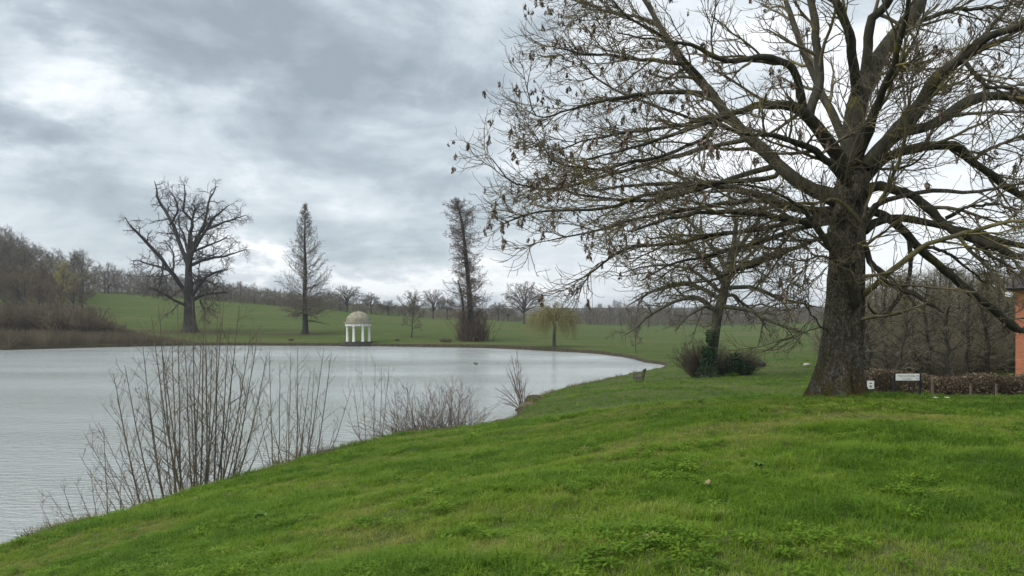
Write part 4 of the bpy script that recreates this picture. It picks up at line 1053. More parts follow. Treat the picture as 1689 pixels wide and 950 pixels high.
# the wood on the left
G2 = 'tall bare trees of the left wood'
for px_ in np.arange(-270, 150, 15):
    for D0 in (186, 215, 245):
        px2 = px_ + rng.normal(0, 6); D = D0 + rng.uniform(-10, 10)
        top = np.interp(px2, [-60, 0, 30, 60, 95, 110, 150, 175], [373, 376, 384, 405, 412, 408, 418, 440]) + abs(rng.normal(0, 8)) + (0 if D0 > 200 else 22)
        h = top_h(px2, top, D); put(FORMS[rng.integers(4)] if rng.random() < .7 else BROWNF[rng.integers(2)], ((px2 - CX) / F * D, D), h, ('tall bare tree of the left wood, ' + ('in its front row' if D0 < 200 else 'in its middle row' if D0 < 230 else 'in its back row') + (' beyond the left edge' if px2 < -14 else ' at the left edge' if px2 < 50 else ' by the pale yellow tree')), 'tree', G2)
for px_ in np.arange(-250, 135, 15):
    px2 = px_ + rng.normal(0, 5); D = rng.uniform(140, 165)
    top = np.interp(px2, [-40, 60, 100, 135], [428, 440, 462, 478]) + rng.normal(0, 8); h = top_h(px2, top, D)
    put(BROWNF[0] if rng.random() < .7 else BROWNF[1], ((px2 - CX) / F * D, D), h, ('brown twiggy tree standing before the left wood ' + ('beyond the left edge' if px2 < -14 else 'at the left edge' if px2 < 45 else 'below the pale yellow green tree')), 'tree', 'brown twiggy trees in front of the left wood')
CATK = form(108, 14, 10, .25, (GB, 'pale_catkin'), 1.2, .1)
h = top_h(106, 430, 172); put(CATK, ((106 - CX) / F * 172, 172), h, 'pale yellow green tree at the right edge of the left wood', 'tree', None, W=.58)
# scrub on the left bank
b_scrub = bush_mesh(72, 5.0, 4.0, 80, .022).mesh('bare_bush', 'brown_twig'); b_scrub2 = bush_mesh(73, 5.0, 3.2, 80, .022).mesh('bare_bush', 'olive_scrub')
for i, px_ in enumerate(np.arange(-200, 238, 11)):
    D = rng.uniform(119, 138); px2 = px_ + rng.normal(0, 4)
    if sdist(np.array([(px2 - CX) / F * D]), np.array([D]))[0] < 1.5: D = 130
    top = np.interp(px2, [-20, 90, 150, 190, 240], [505, 495, 515, 532, 545]) + rng.normal(0, 6)
    s_ = max(.25, top_h(px2, top, D) / 3.7)
    place_bush(b_scrub if i % 3 else b_scrub2, ((px2 - CX) / F * D, D), ('brown leafless bush in the left bank scrub, ' + ('beyond the left edge' if px2 < -14 else 'at the left edge' if px2 < 50 else 'below the pale yellow green tree' if px2 < 130 else 'at the thinning end towards the oak')), (max(s_, .5), max(s_, .5), s_), rng.random() * 6.28, 'brown bushes of the left bank scrub')
p = pt(775, 566, 121.3)
for px_, D, s_, lab in ((735, 121.5, .26, 'low brown brush at the water edge left of the shaggy tree'), (480, 126, .16, 'low dark bramble at the foot of the far bank left of the temple'), (655, 125, .14, 'low pale tuft on the far bank right of the temple')):
    place_bush(b_scrub2, ((px_ - CX) / F * D, D), lab, (s_ * 1.8, s_, s_), px_)
# reeds along the left shore
n = 11000
r = np.random.default_rng(81)
pxs = r.uniform(-160, 318, n) ; off = r.uniform(.1, 7.0, n) * np.interp(pxs, [-60, 200, 318], [1, .9, .15]); keep_ = r.random(n) < np.interp(pxs, [230, 318], [1, .12]); pxs, off = pxs[keep_], off[keep_]
# march from the water's edge inland along the view ray
edge = np.array([np.interp(a, [-60, 0, 100, 200, 320], [106, 107.5, 112.5, 118, 123]) for a in pxs])
Dd = edge + off; xs = (pxs - CX) / F * Dd; ss = sdist(xs, Dd); ok = ss > 0.05
xs, Dd, pxs = xs[ok], Dd[ok], pxs[ok]
P0 = np.stack([xs, Dd, ground(xs, Dd) - .05], 1)
P, R = grow(r, P0, np.stack([r.normal(0, .16, len(xs)), r.normal(0, .16, len(xs)), np.ones(len(xs))], 1), np.interp(pxs, [-60, 120, 200, 318], [2.1, 1.9, 1.6, .6]) * r.uniform(.5, 1.15, len(xs)), np.full(len(xs), .022), np.full(len(xs), .012), 3, .10)
mb = MB(); mb.tubes(P, R, 3)
tag(mb.build('reeds', 'reed_stem'), kind='stuff', label='brown dead reeds along the left shore')
# fallen pale branch at the reeds
m = MB(); r = np.random.default_rng(83)
bp = pt(14, 574, 108.6)
P, R = grow(r, np.tile([0, 0, .1], (7, 1)), np.stack([r.normal(0, 1, 7), r.normal(0, .4, 7), r.uniform(.2, .9, 7)], 1), r.uniform(1.4, 3.4, 7), np.full(7, .07), np.full(7, .03), 5, .2)
m.tubes(P, R, 4); o = m.build('fallen_branch', 'fence_wood', loc=(bp[0], bp[1], max(.1, gz(bp[0], bp[1]))))
tag(o, 'pale dead fallen branches poking out at the waterline below the left reeds', 'branch')

# ------------------------------------------------------------------ wood behind the hedge on the right
WF = []
def wood_form(seed):
    r = np.random.default_rng(seed); root = empty('woodland_tree', (0, 0, 0)); H = 11.0
    n = 12; z = np.linspace(-.3, H, n); P = np.stack([np.cumsum(r.normal(0, .10, n)), np.cumsum(r.normal(0, .10, n)), z], 1); R = .15 * (1 - .8 * np.linspace(0, 1, n)) + .02
    mb = MB(); mb.tubes(P, R, 7)
    p, d, rr_, t, pid = spawn(r, P[None], R[None], 34, .12, 1, 52, 12)
    Pl, Rl = grow(r, p, d, (2.6 * (1 - .4 * t)) * r.uniform(.6, 1.2, len(p)), np.clip(rr_ * .45, .02, .07), np.full(len(p), .014), 6, .14, .03)
    mb.tubes(Pl, Rl, 4); mb.build('trunk', 'wood_trunk', root)
    mb = MB()
    for q2 in ramify(r, Pl, Rl, [dict(n=7, t0=.15, len=1.1, ang=45, sd=14, rf=.55, rmin=.013, rmax=.02, seg=4, wob=.18, k=3), dict(n=5, t0=.1, len=.5, ang=45, rmin=.009, rmax=.012, seg=3, wob=.2, k=3)]): mb.tubes(*q2)
    tag(mb.build('crown', 'wood_twig', root), kind='stuff')
    return root
WF = [wood_form(201), wood_form(202), wood_form(203)]
rng = np.random.default_rng(6)
wi = 0
for D0 in (44, 49, 55, 62, 70):
    for px_ in np.arange(1416, 1760, 30 if D0 < 50 else 24):
        px2 = px_ + rng.normal(0, 9); D = D0 + rng.uniform(-2.5, 2.5)
        if px2 > 1655 and D < 46: D += 6
        top = np.interp(px2, [1410, 1440, 1520, 1600, 1700], [478, 462, 447, 444, 452]) + abs(rng.normal(0, 10)); h = top_h(px2, top, D)
        put(WF[wi % 3], ((px2 - CX) / F * D, D), h, ('slim dark tree at the ' + ('front' if D0 < 48 else 'back' if D0 > 60 else 'middle') + ' of the wood, ' + ('right beside the ash trunk' if px2 < 1480 else 'behind the name sign' if px2 < 1560 else 'beside the brick house')), 'tree', 'slim trees of the wood behind the hedge', W=.75, base_h=11.0); wi += 1
b_und = bush_mesh(74, 4.0, 3.0, 80, .012).mesh('bare_bush', 'wood_twig')
for px_ in np.arange(1405, 1720, 17):
    for D0 in (50, 60, 72):
        D = D0 + rng.uniform(-3, 3); px2 = px_ + rng.normal(0, 6); s_ = rng.uniform(.8, 1.5) * (1.2 if D0 > 55 else .8)
        place_bush(b_und, ((px2 - CX) / F * D, D), ('dim undergrowth bush ' + ('beside the ash trunk' if px2 < 1480 else 'behind the name sign' if px2 < 1560 else 'beside the brick house') + (' at the near edge of the wood' if D0 < 55 else ' deep in the wood')), (s_, s_, s_), rng.random() * 6.28, 'undergrowth bushes in the right wood')
# tangled far side of the wood, one mass of thin twigs
n = 4200; r = np.random.default_rng(84)
Dd = r.uniform(72, 96, n); pxs = r.uniform(1385, 1760, n); xs = (pxs - CX) / F * Dd
hgt = np.interp(pxs, [1385, 1420, 1520, 1600, 1760], [2.5, 4.5, 6.5, 7.0, 7.0])
P0 = np.stack([xs, Dd, ground(xs, Dd) + r.random(n) * hgt * .8], 1)
P, R = grow(r, P0, np.stack([r.normal(0, .4, n), r.normal(0, .4, n), np.ones(n)], 1), r.uniform(1.0, 2.6, n), np.full(n, .022), np.full(n, .010), 4, .15)
mb = MB(); mb.tubes(P, R, 3)
for q2 in ramify(r, P, R, [dict(n=4, t0=.2, len=.8, ang=45, rmin=.011, rmax=.014, seg=2, k=3)]): mb.tubes(*q2)
tag(mb.build('brushwood', 'wood_twig'), kind='stuff', label='tangle of thin twigs filling the back of the right wood')
# and brushwood inside the far tree lines
n = 16000
pxs = np.concatenate([r.uniform(-270, 575, 9500), r.uniform(575, 870, 1500), r.uniform(938, 1385, 5000)]); Dd = np.where(pxs > 900, r.uniform(284, 350, n), r.uniform(266, 305, n)) - np.where(pxs < 150, 40, 0); xs = (pxs - CX) / F * Dd
hgt = np.interp(pxs, [-60, 100, 160, 250, 330, 450, 570, 600, 860, 940, 1000, 1380], [6.5, 6, 7.0, 6.0, 5.0, 4.2, 3.4, 1.6, 1.6, 4.0, 6.0, 6.0])
P0 = np.stack([xs, Dd, ground(xs, Dd) + r.random(n) ** 1.5 * hgt * .9 - .3], 1)
P, R = grow(r, P0, np.stack([r.normal(0, .5, n), r.normal(0, .5, n), np.ones(n)], 1), r.uniform(1.0, 3.0, n), np.full(n, .055), np.full(n, .03), 3, .15)
mb = MB(); mb.tubes(P, R, 3)
for q2 in ramify(r, P, R, [dict(n=4, t0=.1, len=1.1, ang=45, rmin=.03, rmax=.04, seg=2, k=3)]): mb.tubes(*q2)
tag(mb.build('brushwood', 'grey_twig'), kind='stuff', label='brown twiggy understorey along the far woods')

# ================================================================== DOMED TEMPLE
TD = 122.4
tb = pt(591, 563, TD)
temple = empty('domed_temple', (tb[0], TD, 0.0), -math.atan2(tb[0], TD)); tag(temple, 'small white domed garden temple with round colonnade at the far water edge', 'temple')
mb = MB(); mb.lathe([(0, -.6), (2.75, -.6), (2.75, .22), (2.45, .24), (2.45, .42), (2.12, .44), (2.12, .62), (0, .62)], 40); mb.build('plinth', 'plinth_stone', temple, smooth=False)
cr = 1.72
for k in range(8):
    a = radians(22.5 + 45 * k); c = (cr * cos(a), cr * sin(a), .62)
    mb = MB()
    mb.lathe([(0, 0), (.24, 0), (.24, .07), (.215, .10), (.215, .15), (.185, .18), (.188, .9), (.165, 2.05), (.16, 2.14), (.20, 2.17), (.20, 2.20), (.235, 2.23), (.235, 2.34), (0, 2.34)], 16)
    mb.build('column', 'weathered_column', temple, loc=c)
mb = MB(); mb.lathe([(1.50, 2.96), (1.94, 2.96), (1.94, 3.13), (1.97, 3.14), (1.97, 3.34), (1.50, 3.34), (1.50, 2.96)], 48); mb.build('entablature', 'weathered_column', temple, smooth=False)
mb = MB(); mb.lathe([(1.4, 3.342), (2.0, 3.342), (2.08, 3.40), (2.20, 3.44), (2.20, 3.53), (1.9, 3.56), (1.4, 3.56)], 48); mb.build('cornice', 'dome_stone', temple, smooth=False)
mb = MB(); u = np.linspace(0, pi / 2, 14)
mb.lathe(np.vstack([[(1.80, 3.50)], np.stack([1.78 * np.cos(u), 3.60 + 1.52 * np.sin(u)], 1)]), 48); mb.build('dome', 'dome_stone', temple)
mb = MB(); mb.lathe([(0, 5.10), (.20, 5.10), (.22, 5.14), (.12, 5.18), (0, 5.20)], 14); mb.build('finial', 'dome_stone', temple)

# ================================================================== BENCH
bp = pt(1054, 634, 55); bz = gz(bp[0], bp[1])
bench = empty('park_bench', (bp[0], bp[1], bz), radians(158)); tag(bench, 'weathered wooden park bench facing the water near the lake end', 'bench')
# local: x along the seat, +y is the front
BL = 1.35
def bar(name, c, d, M=None, mat='bench_wood'):
    mb = MB(); mb.box((0, 0, 0), d, M=M); o = mb.build(name, mat, bench, smooth=False, loc=c); return o
def rotx(a): return [[1, 0, 0], [0, cos(a), -sin(a)], [0, sin(a), cos(a)]]
bench.rotation_euler = (0, 0, radians(74))
for sx in (-1, 1):
    bar('leg', (sx * (BL / 2 - .05), .25, .31), (.07, .07, .62)); bar('leg', (sx * (BL / 2 - .05), -.26, .44), (.07, .075, .92), rotx(radians(14)))
    bar('armrest', (sx * (BL / 2 - .05), .02, .645), (.09, .62, .045)); bar('rail', (sx * (BL / 2 - .05), .0, .37), (.05, .46, .08)); bar('stretcher', (sx * (BL / 2 - .05), 0, .14), (.045, .46, .05))
for k in range(5): bar('seat_slat', (0, .24 - .105 * k, .435 - .008 * k), (BL - .02, .085, .028))
bar('back_rail', (0, -.375, .89), (BL - .02, .05, .09), rotx(radians(14))); bar('back_rail', (0, -.275, .50), (BL - .02, .045, .07), rotx(radians(14)))
for k in range(11): bar('back_slat', (-BL / 2 + .11 + k * (BL - .22) / 10, -.325, .70), (.05, .022, .36), rotx(radians(14)))

# ================================================================== SIGNS
sd = 29.0
sp = pt(1497, 640, sd); sz = gz(sp[0], sp[1])
sign = empty('name_sign', (sp[0], sp[1], sz)); tag(sign, 'low white name sign with dark lettering on two black posts before the hedge', 'sign')
ztop = CAMZ + (HY - 616) / F * sd - sz; zbot = CAMZ + (HY - 627) / F * sd - sz; w = 41 / F * sd
for sx in (-1, 1):
    mb = MB(); mb.box((sx * (w / 2 + .015), .035, ztop / 2 - .1), (.065, .065, ztop + .24)); mb.build('post', 'sign_black', sign, smooth=False)
mb = MB(); mb.box((0, 0, (ztop + zbot) / 2 - .01), (w - .04, .02, ztop - zbot)); plate = mb.build('plate', 'sign_white', sign, smooth=False)
mb = MB(); r = np.random.default_rng(91); zc = (ztop + zbot) / 2 - .01; hh = ztop - zbot
def glyphs(x0, x1, z, h):
    x = x0
    while x < x1:
        gw = h * r.uniform(.45, .75)
        if r.random() < .14: x += h * .5; continue
        # upright, bar and bowl strokes of a worn, unreadable letter
        mb.box((x + h * .06, -.0125, z), (h * .13, .003, h))
        kk = r.integers(4)
        if kk == 0: mb.box((x + gw * .55, -.0125, z + h * .43), (gw * .7, .003, h * .13))
        elif kk == 1: mb.box((x + gw * .55, -.0125, z), (gw * .7, .003, h * .13)); mb.box((x + gw * .9, -.0125, z), (h * .13, .003, h))
        elif kk == 2: mb.box((x + gw * .55, -.0125, z - h * .43), (gw * .7, .003, h * .13))
        else: mb.box((x + gw * .55, -.0125, z + h * .43), (gw * .7, .003, h * .13)); mb.box((x + gw * .55, -.0125, z - h * .43), (gw * .7, .003, h * .13))
        x += gw + h * .25
glyphs(-w * .38, w * .27, zc + hh * .16, hh * .26); glyphs(-w * .22, w * .20, zc - hh * .27, hh * .20)
mb.build('lettering', 'sign_ink', plate, smooth=False)
mb = MB(); a = np.arange(6) * 2 * pi / 6
mb.tubes(np.array([[w * .40 + hh * .26 * cos(t), -.013, zc + hh * .26 * sin(t)] for t in np.linspace(0, 2 * pi, 15)]), np.full(15, .012), 4)
mb.build('emblem', 'emblem_violet', plate)
nd = 28.0; np_ = pt(1436, 640, nd); nz = gz(np_[0], np_[1]); zt_, zb_ = CAMZ + (HY - 628) / F * nd - nz, CAMZ + (HY - 641.5) / F * nd - nz
notice = empty('notice_board', (np_[0], np_[1], nz)); tag(notice, 'small white square notice with two dark marks right of the ash trunk', 'sign')
mb = MB(); mb.box((0, .03, zt_ / 2 - .12), (.05, .04, zt_ + .1)); mb.build('post', 'sign_black', notice, smooth=False)
mb = MB(); mb.box((0, 0, (zt_ + zb_) / 2), (.235, .018, zt_ - zb_)); pl = mb.build('plate', 'sign_white', notice, smooth=False)
mb = MB(); zc = (zt_ + zb_) / 2
mb.box((.0, -.0105, zc + .055), (.085, .003, .030)); mb.box((0, -.0105, zc - .035), (.085, .003, .022)); mb.box((0, -.0105, zc - .07), (.07, .003, .026)); mb.box((-.02, -.0105, zc - .052), (.03, .003, .02))
mb.build('lettering', 'sign_ink', pl, smooth=False)

# ================================================================== HEDGE, POSTS
def hedge(pxa, pxb, D, tops, label, seed):
    r = np.random.default_rng(seed)
    xa, xb = (pxa - CX) / F * D, (pxb - CX) / F * D
    c = np.array([(xa + xb) / 2, D, gz((xa + xb) / 2, D)]); o = empty('hedge', c); tag(o, label, 'hedge')
    n = int((xb - xa) * 1500)
    x = r.uniform(xa, xb, n); pxs = x / D * F + CX
    H = CAMZ + (HY - np.interp(pxs, *tops)) / F * D - c[2] + (fbm(x * 1.7 + seed, x * 0) - .5) * .22
    u = r.random(n); y = D + r.uniform(-.45, .45, n) * (1 - .25 * u)
    z = c[2] + u ** .8 * H
    P = np.stack([x, y, z], 1) - c
    mb = MB(); leaves(mb, P, .045, r, 0, .5, 1.5); tag(mb.build('foliage', 'hedge_leaf', o, smooth=False), kind='stuff')
    m_ = int((xb - xa) * 110); xs = r.uniform(xa, xb, m_)
    Hs = CAMZ + (HY - np.interp(xs / D * F + CX, *tops)) / F * D - c[2]
    S0 = np.stack([xs, D + r.uniform(-.3, .3, m_), np.full(m_, c[2] - .1)], 1) - c
    P, R = grow(r, S0, np.stack([r.normal(0, .22, m_), r.normal(0, .22, m_), np.ones(m_)], 1), Hs * r.uniform(.85, 1.12, m_) + .1, np.full(m_, .014), np.full(m_, .006), 5, .12)
    mb = MB(); mb.tubes(P, R, 3)
    for q2 in ramify(r, P, R, [dict(n=7, t0=.1, len=.32, ang=50, rmin=.005, rmax=.008, seg=3, wob=.2, k=3)]): mb.tubes(*q2)
    tag(mb.build('twigs', 'hedge_twig', o), kind='stuff')
hedge(1428, 1537, 33.5, ([1428, 1436, 1470, 1500, 1537], [612, 607, 608, 613, 618]), 'clipped brown beech hedge left section behind the name sign', 95)
hedge(1539, 1790, 32.5, ([1539, 1570, 1600, 1640, 1700], [621, 620, 616, 618, 620]), 'clipped brown hedge right section in front of the brick house', 96)
for px_, top, D, lab in ((1538, 624, 31.6, 'pale thin fence post at the joint of the two hedges'), (1601, 634, 31.5, 'short pale fence post in the middle of the right hedge'), (1643, 634, 31.5, 'short pale fence post near the brick house in the hedge')):
    x = (px_ - CX) / F * D; zb_ = gz(x, D); h = CAMZ + (HY - top) / F * D - zb_
    mb = MB(); mb.box((0, 0, h / 2 - .15), (.06, .06, h + .3)); mb.box((0, 0, h + .012), (.04, .04, .02))
    o = mb.build('fence_post', 'fence_wood', smooth=False, loc=(x, D, zb_)); tag(o, lab, 'fence post', 'fence posts in the hedge')

# ================================================================== BRICK HOUSE (its left end)
hd = 40.0; hx0 = (1675 - CX) / F * hd; hz = gz(hx0 + 1, hd) - .2
house = empty('brick_house', (hx0, hd, hz), radians(-36)); tag(house, 'orange red brick house with dark tiled roof cut by the right edge', 'house')
eave = CAMZ + (HY - 477) / F * hd - hz
LX, LY = 10.0, 8.0
mb = MB(); mb.box((LX / 2, LY / 2, eave / 2), (LX, LY, eave)); mb.build('wall', 'brickwork', house, smooth=False)
ov = .36; rise = 5.6
mb = MB()
b0 = [(-ov, -ov, eave - .02), (LX + ov, -ov, eave - .02), (LX + ov, LY + ov, eave - .02), (-ov, LY + ov, eave - .02)]
b1 = [(x, y, z + .10) for x, y, z in b0]; rg = [(LY / 2 * .82, LY / 2, eave + rise), (LX - LY / 2 * .82, LY / 2, eave + rise)]
mb.add(b0 + b1 + rg, [[0, 1, 5, 4], [1, 2, 6, 5], [2, 3, 7, 6], [3, 0, 4, 7], [3, 2, 1, 0], [4, 5, 9, 8], [6, 7, 8, 9]]); mb.add([b1[0], b1[3], rg[0], b1[1], b1[2], rg[1]], [[1, 0, 2], [3, 4, 5]])
mb.build('roof', 'roof_tile', house, smooth=False)
mb = MB(); mb.tubes(np.array([[-ov - .06, -ov - .06, eave + .04], [LX + ov, -ov - .06, eave + .04]]), np.full(2, .06), 8); mb.tubes(np.array([[-ov - .06, -ov - .06, eave + .04], [-ov - .06, LY + ov, eave + .04]]), np.full(2, .06), 8); mb.build('gutter', 'gutter_black', house)
# window round the corner, on the part of the wall outside the photograph
wx = 3.2
mb = MB(); mb.box((wx, -.02, 1.7), (1.3, .05, 1.25)); wf = mb.build('window', 'sign_white', house, smooth=False)
mb = MB(); mb.box((wx - .31, -.05, 1.7), (.56, .02, 1.1)); mb.box((wx + .31, -.05, 1.7), (.56, .02, 1.1)); mb.build('pane', 'gutter_black', wf, smooth=False)
ax_ = (1671.5 - CX) / F * (hd - .25) - hx0
az_ = CAMZ + (HY - 485.5) / F * (hd - .25) - hz
mb = MB(); mb.box((0, 0, 0), (.30, .16, .24)); mb.box((0.14, .14, .0), (.05, .22, .05)); mb.box((0, 0, .13), (.33, .19, .02))
o = mb.build('alarm_box', 'alarm_white', house, smooth=False, loc=(ax_, -.25, az_))
# yellow green twiggy bush by the house
mb = bush_mesh(97, 1.6, .8, 46, .009, 1.3); o = mb.build('twiggy_bush', 'pale_catkin'); p = pt(1648, 640, 36.5)
o.location = (p[0], p[1], gz(p[0], p[1]) + .15); o.scale = (1.2, .6, 1.25); tag(o, 'pale yellow twiggy bush showing over the hedge beside the brick house', 'bush')

# ================================================================== SHRUBS ON THE NEAR BANK
BPX = [b[0] for b in BANK]
def bank_at(px_, inset=0.1):
    """point on the top edge of the near bank under a photo column"""
    D = np.interp(px_, BPX, [b[2] for b in BANK]); x = (px_ - CX) / F * D
    x += inset * .9; D -= inset * .35
    return np.array([x, D, gz(x, D)])
def shrub(name, label, cat, stems, seed, mat='shoot_bark', twigs=6, tl=.75, rad=.019, curve=.10, tangle=None):
    """stems: (base px, tip px, tip py, spread in depth); one mesh per stem, with its side shoots"""
    r = np.random.default_rng(seed)
    bases = [bank_at(s[0], r.uniform(-.35, .35)) for s in stems]
    c = np.mean(bases, axis=0); root = empty(name, c); tag(root, label, cat)
    for s, b in zip(stems, bases):
        D = b[1] + s[3]; tip = pt(s[1], s[2], D)
        H = np.linalg.norm(tip - b)
        out = tip - b; out[2] = 0
        mid = b + (tip - b) * .5 + out * curve + np.array([0, 0, H * .02 - .1 * np.linalg.norm(out)]) * 1.0
        P, R = resample([b - [0, 0, .12], b + (mid - b) * .5 + out * .03, mid, tip], [rad, rad * .9, rad * .68, rad * .28], 13)
        rs = rad * np.clip(H / 4.0, .68, 1.1) / rad
        R = R * rs
        P = P + np.cumsum(r.normal(0, .008, (13, 3)), 0)
        mb = MB(); mb.tubes(P - c, R, 5)
        nt_ = max(2, int(twigs * H / 3))
        lvls = [dict(n=nt_, t0=.18, t1=.97, len=tl * min(1, H / 3.2), taper=.45, ang=42, sd=9, rf=.55, rmin=.0055, rmax=.010, seg=5, wob=.08, tip=.25, grav=.02, k=3, lift=.1),
                dict(n=3, t0=.2, len=.25, ang=40, rmin=.005, rmax=.007, seg=3, wob=.1, tip=.2, k=3)]
        for q2 in ramify(r, (P - c)[None], R[None], lvls): mb.tubes(*q2)
        mb.build('stem', mat, root)
    if tangle:
        n, hgt, L, m_ = tangle
        pb = [bank_at(r.uniform(min(s[0] for s in stems), max(s[0] for s in stems)), r.uniform(-.5, .3)) for _ in range(n)]
        P, R = grow(r, np.array(pb) - c - [0, 0, .08], np.stack([r.normal(0, .8, n), r.normal(0, .5, n), r.uniform(.4, 1.2, n)], 1), r.uniform(.4, 1, n) * L, np.full(n, .009), np.full(n, .005), 7, .16, -.05)
        mb = MB(); mb.tubes(P, R, 3)
        lv2 = ramify(r, P, R, [dict(n=5, t0=.1, len=.28, ang=50, rmin=.003, rmax=.005, seg=3, wob=.2, k=3)])
        for q2 in lv2: mb.tubes(*q2)
        leaves(mb, lv2[0][0][:: 3, -1], .026, r, 0, .5, 1.3)
        tag(mb.build('bramble', m_, root), kind='stuff')
    return root
r = np.random.default_rng(301)
# the big multi-stemmed clump: traced main stems, then lesser ones between
A = [(268, 210, 600, .3), (282, 236, 570, .2), (290, 250, 520, 0), (300, 262, 505, -.2), (300, 282, 560, .4), (310, 292, 500, .2), (318, 318, 490, 0), (322, 336, 506, .3), (330, 340, 480, -.3), (335, 358, 520, .2),
     (340, 368, 497, .1), (345, 380, 540, .4), (352, 400, 505, 0), (360, 415, 545, .2), (365, 424, 540, -.3), (372, 440, 580, .3), (330, 300, 540, .5), (315, 270, 590, -.4), (350, 385, 600, .5), (308, 330, 560, .6),
     (262, 195, 660, .2), (255, 186, 612, -.2), (340, 352, 575, -.5), (370, 430, 640, .4), (325, 312, 610, .8), (292, 262, 640, .6), (378, 452, 662, .2), (300, 240, 640, -.5), (348, 408, 620, -.4), (318, 345, 640, -.6)]
shrub('coppiced_shrub', 'tallest multi stemmed bare shrub clump on the near bank in front of the oak', 'shrub', A, 302, twigs=13, tl=1.0, rad=.022, tangle=(420, .5, 1.3, 'bramble_stem'))
Bs = [(240, 140, 712, .2), (245, 165, 698, 0), (235, 160, 735, .3), (225, 172, 745, -.2), (250, 196, 745, .2), (215, 150, 780, .2), (150, 82, 808, 0), (165, 120, 790, .3), (160, 98, 800, -.2), (175, 150, 770, .1), (185, 163, 700, .0), (140, 72, 850, 0), (178, 200, 760, .3), (255, 215, 700, .4), (205, 130, 745, -.3), (120, 66, 836, .1)]
shrub('coppiced_shrub', 'low spreading shrub clump leaning left over the water, nearest the camera', 'shrub', Bs, 303, twigs=9, tl=.7, rad=.019, curve=-.18, tangle=(220, .4, 1.0, 'bramble_stem'))
Cs = [(450, 445, 580, .2), (456, 440, 650, -.2), (462, 460, 600, .2), (470, 478, 583, 0), (478, 476, 640, .3), (480, 492, 560, 0), (490, 494, 650, .3), (497, 512, 610, -.2), (505, 520, 606, .2), (510, 535, 575, 0), (518, 546, 580, .3), (505, 528, 650, .4), (520, 580, 635, .2), (475, 425, 640, .3), (486, 505, 690, -.3), (455, 420, 690, .1), (526, 560, 690, .1), (498, 486, 620, .3)]
shrub('coppiced_shrub', 'middle clump of straight bare shoots right of the tallest clump', 'shrub', Cs, 304, twigs=9, tl=.75, rad=.021, tangle=(220, .4, 1.2, 'bramble_stem'))
Ds = [(600, 595, 610, 0), (609, 620, 600, .2), (606, 582, 632, .1), (622, 628, 602, 0), (634, 642, 598, .2), (640, 652, 630, .1), (590, 570, 668, .2), (628, 610, 650, -.2)]
shrub('coppiced_shrub', 'sparse group of thin upright shoots left of the rounded bramble thicket', 'shrub', Ds, 305, twigs=8, tl=.9, rad=.019, tangle=(110, .4, 1.2, 'bramble_stem'))
Es = [(662 + 7.5 * i, 650 + 8.6 * i + r.normal(0, 8), 640 + abs(r.normal(0, 16)) - 12 * sin(pi * i / 15), r.uniform(-.4, .5)) for i in range(16)] + [(740, 748, 625, 0), (752, 762, 632, .2), (730, 738, 640, .3)]
shrub('bramble_thicket', 'rounded tangled brown bramble thicket at the middle of the near bank', 'thicket', Es, 306, 'bramble_stem', twigs=22, tl=1.0, rad=.015, curve=.05, tangle=(700, .8, 3.0, 'bramble_stem'))
r = np.random.default_rng(307)
e0 = np.array([0.25, 40.2]); ec = np.array([e0[0] + .25, e0[1], gz(e0[0] + .25, e0[1])])
root = empty('waterside_shrub', ec); tag(root, 'small fan shaped bare shrub on the eroded stony point of the bank', 'shrub')
for (tx, ty, dd) in ((843, 585, 0), (850, 590, .2), (836, 610, .1), (858, 600, -.2), (828, 635, .3), (868, 625, .1), (822, 655, 0), (862, 640, .3), (838, 600, .4), (846, 620, -.3), (830, 665, .2), (852, 575, .1), (818, 640, -.2), (872, 650, -.1)):
    P, R = resample([np.zeros(3) + [r.normal(0, .12), r.normal(0, .1), -.1], (pt(tx, ty, ec[1] + dd) - ec) * .5 + [0, 0, .05], pt(tx, ty, ec[1] + dd) - ec], [.022, .016, .007], 9)
    mb = MB(); mb.tubes(P, R, 4)
    for q2 in ramify(r, P[None], R[None], [dict(n=8, t0=.3, len=.55, ang=28, sd=8, rmin=.006, rmax=.01, seg=4, wob=.08, k=3, tip=.1), dict(n=2, len=.2, ang=35, rmin=.005, rmax=.006, seg=2, k=3)]): mb.tubes(*q2)
    mb.build('stem', 'bramble_stem', root)

# ------------------------------------------------------------------ stones and broken earth on the bank point
def rock(seed, d, flatn=.7):
    r = np.random.default_rng(seed); u = np.linspace(0, pi, 9); k = 14; a = np.arange(k) * 2 * pi / k
    U, A_ = np.meshgrid(u, a, indexing='ij')
    N = np.stack([np.sin(U) * np.cos(A_), np.sin(U) * np.sin(A_), -np.cos(U)], -1)
    s_ = 1 + .5 * (fbm(N[..., 0] * 1.6 + seed * 3.1 + 9, N[..., 1] * 1.6 + N[..., 2] * 1.2 + 9) - .5) + .3 * (fbm(N[..., 0] * 4 + 30, N[..., 2] * 4 + N[..., 1] * 3 + 30) - .5)
    V = N * s_[..., None] * np.array(d) / 2; ids = np.arange(9 * k).reshape(9, k)
    mb = MB(); mb.add(V.reshape(-1, 3), np.stack([ids[:-1], np.roll(ids[:-1], -1, 1), np.roll(ids[1:], -1, 1), ids[1:]], -1).reshape(-1, 4)); return mb
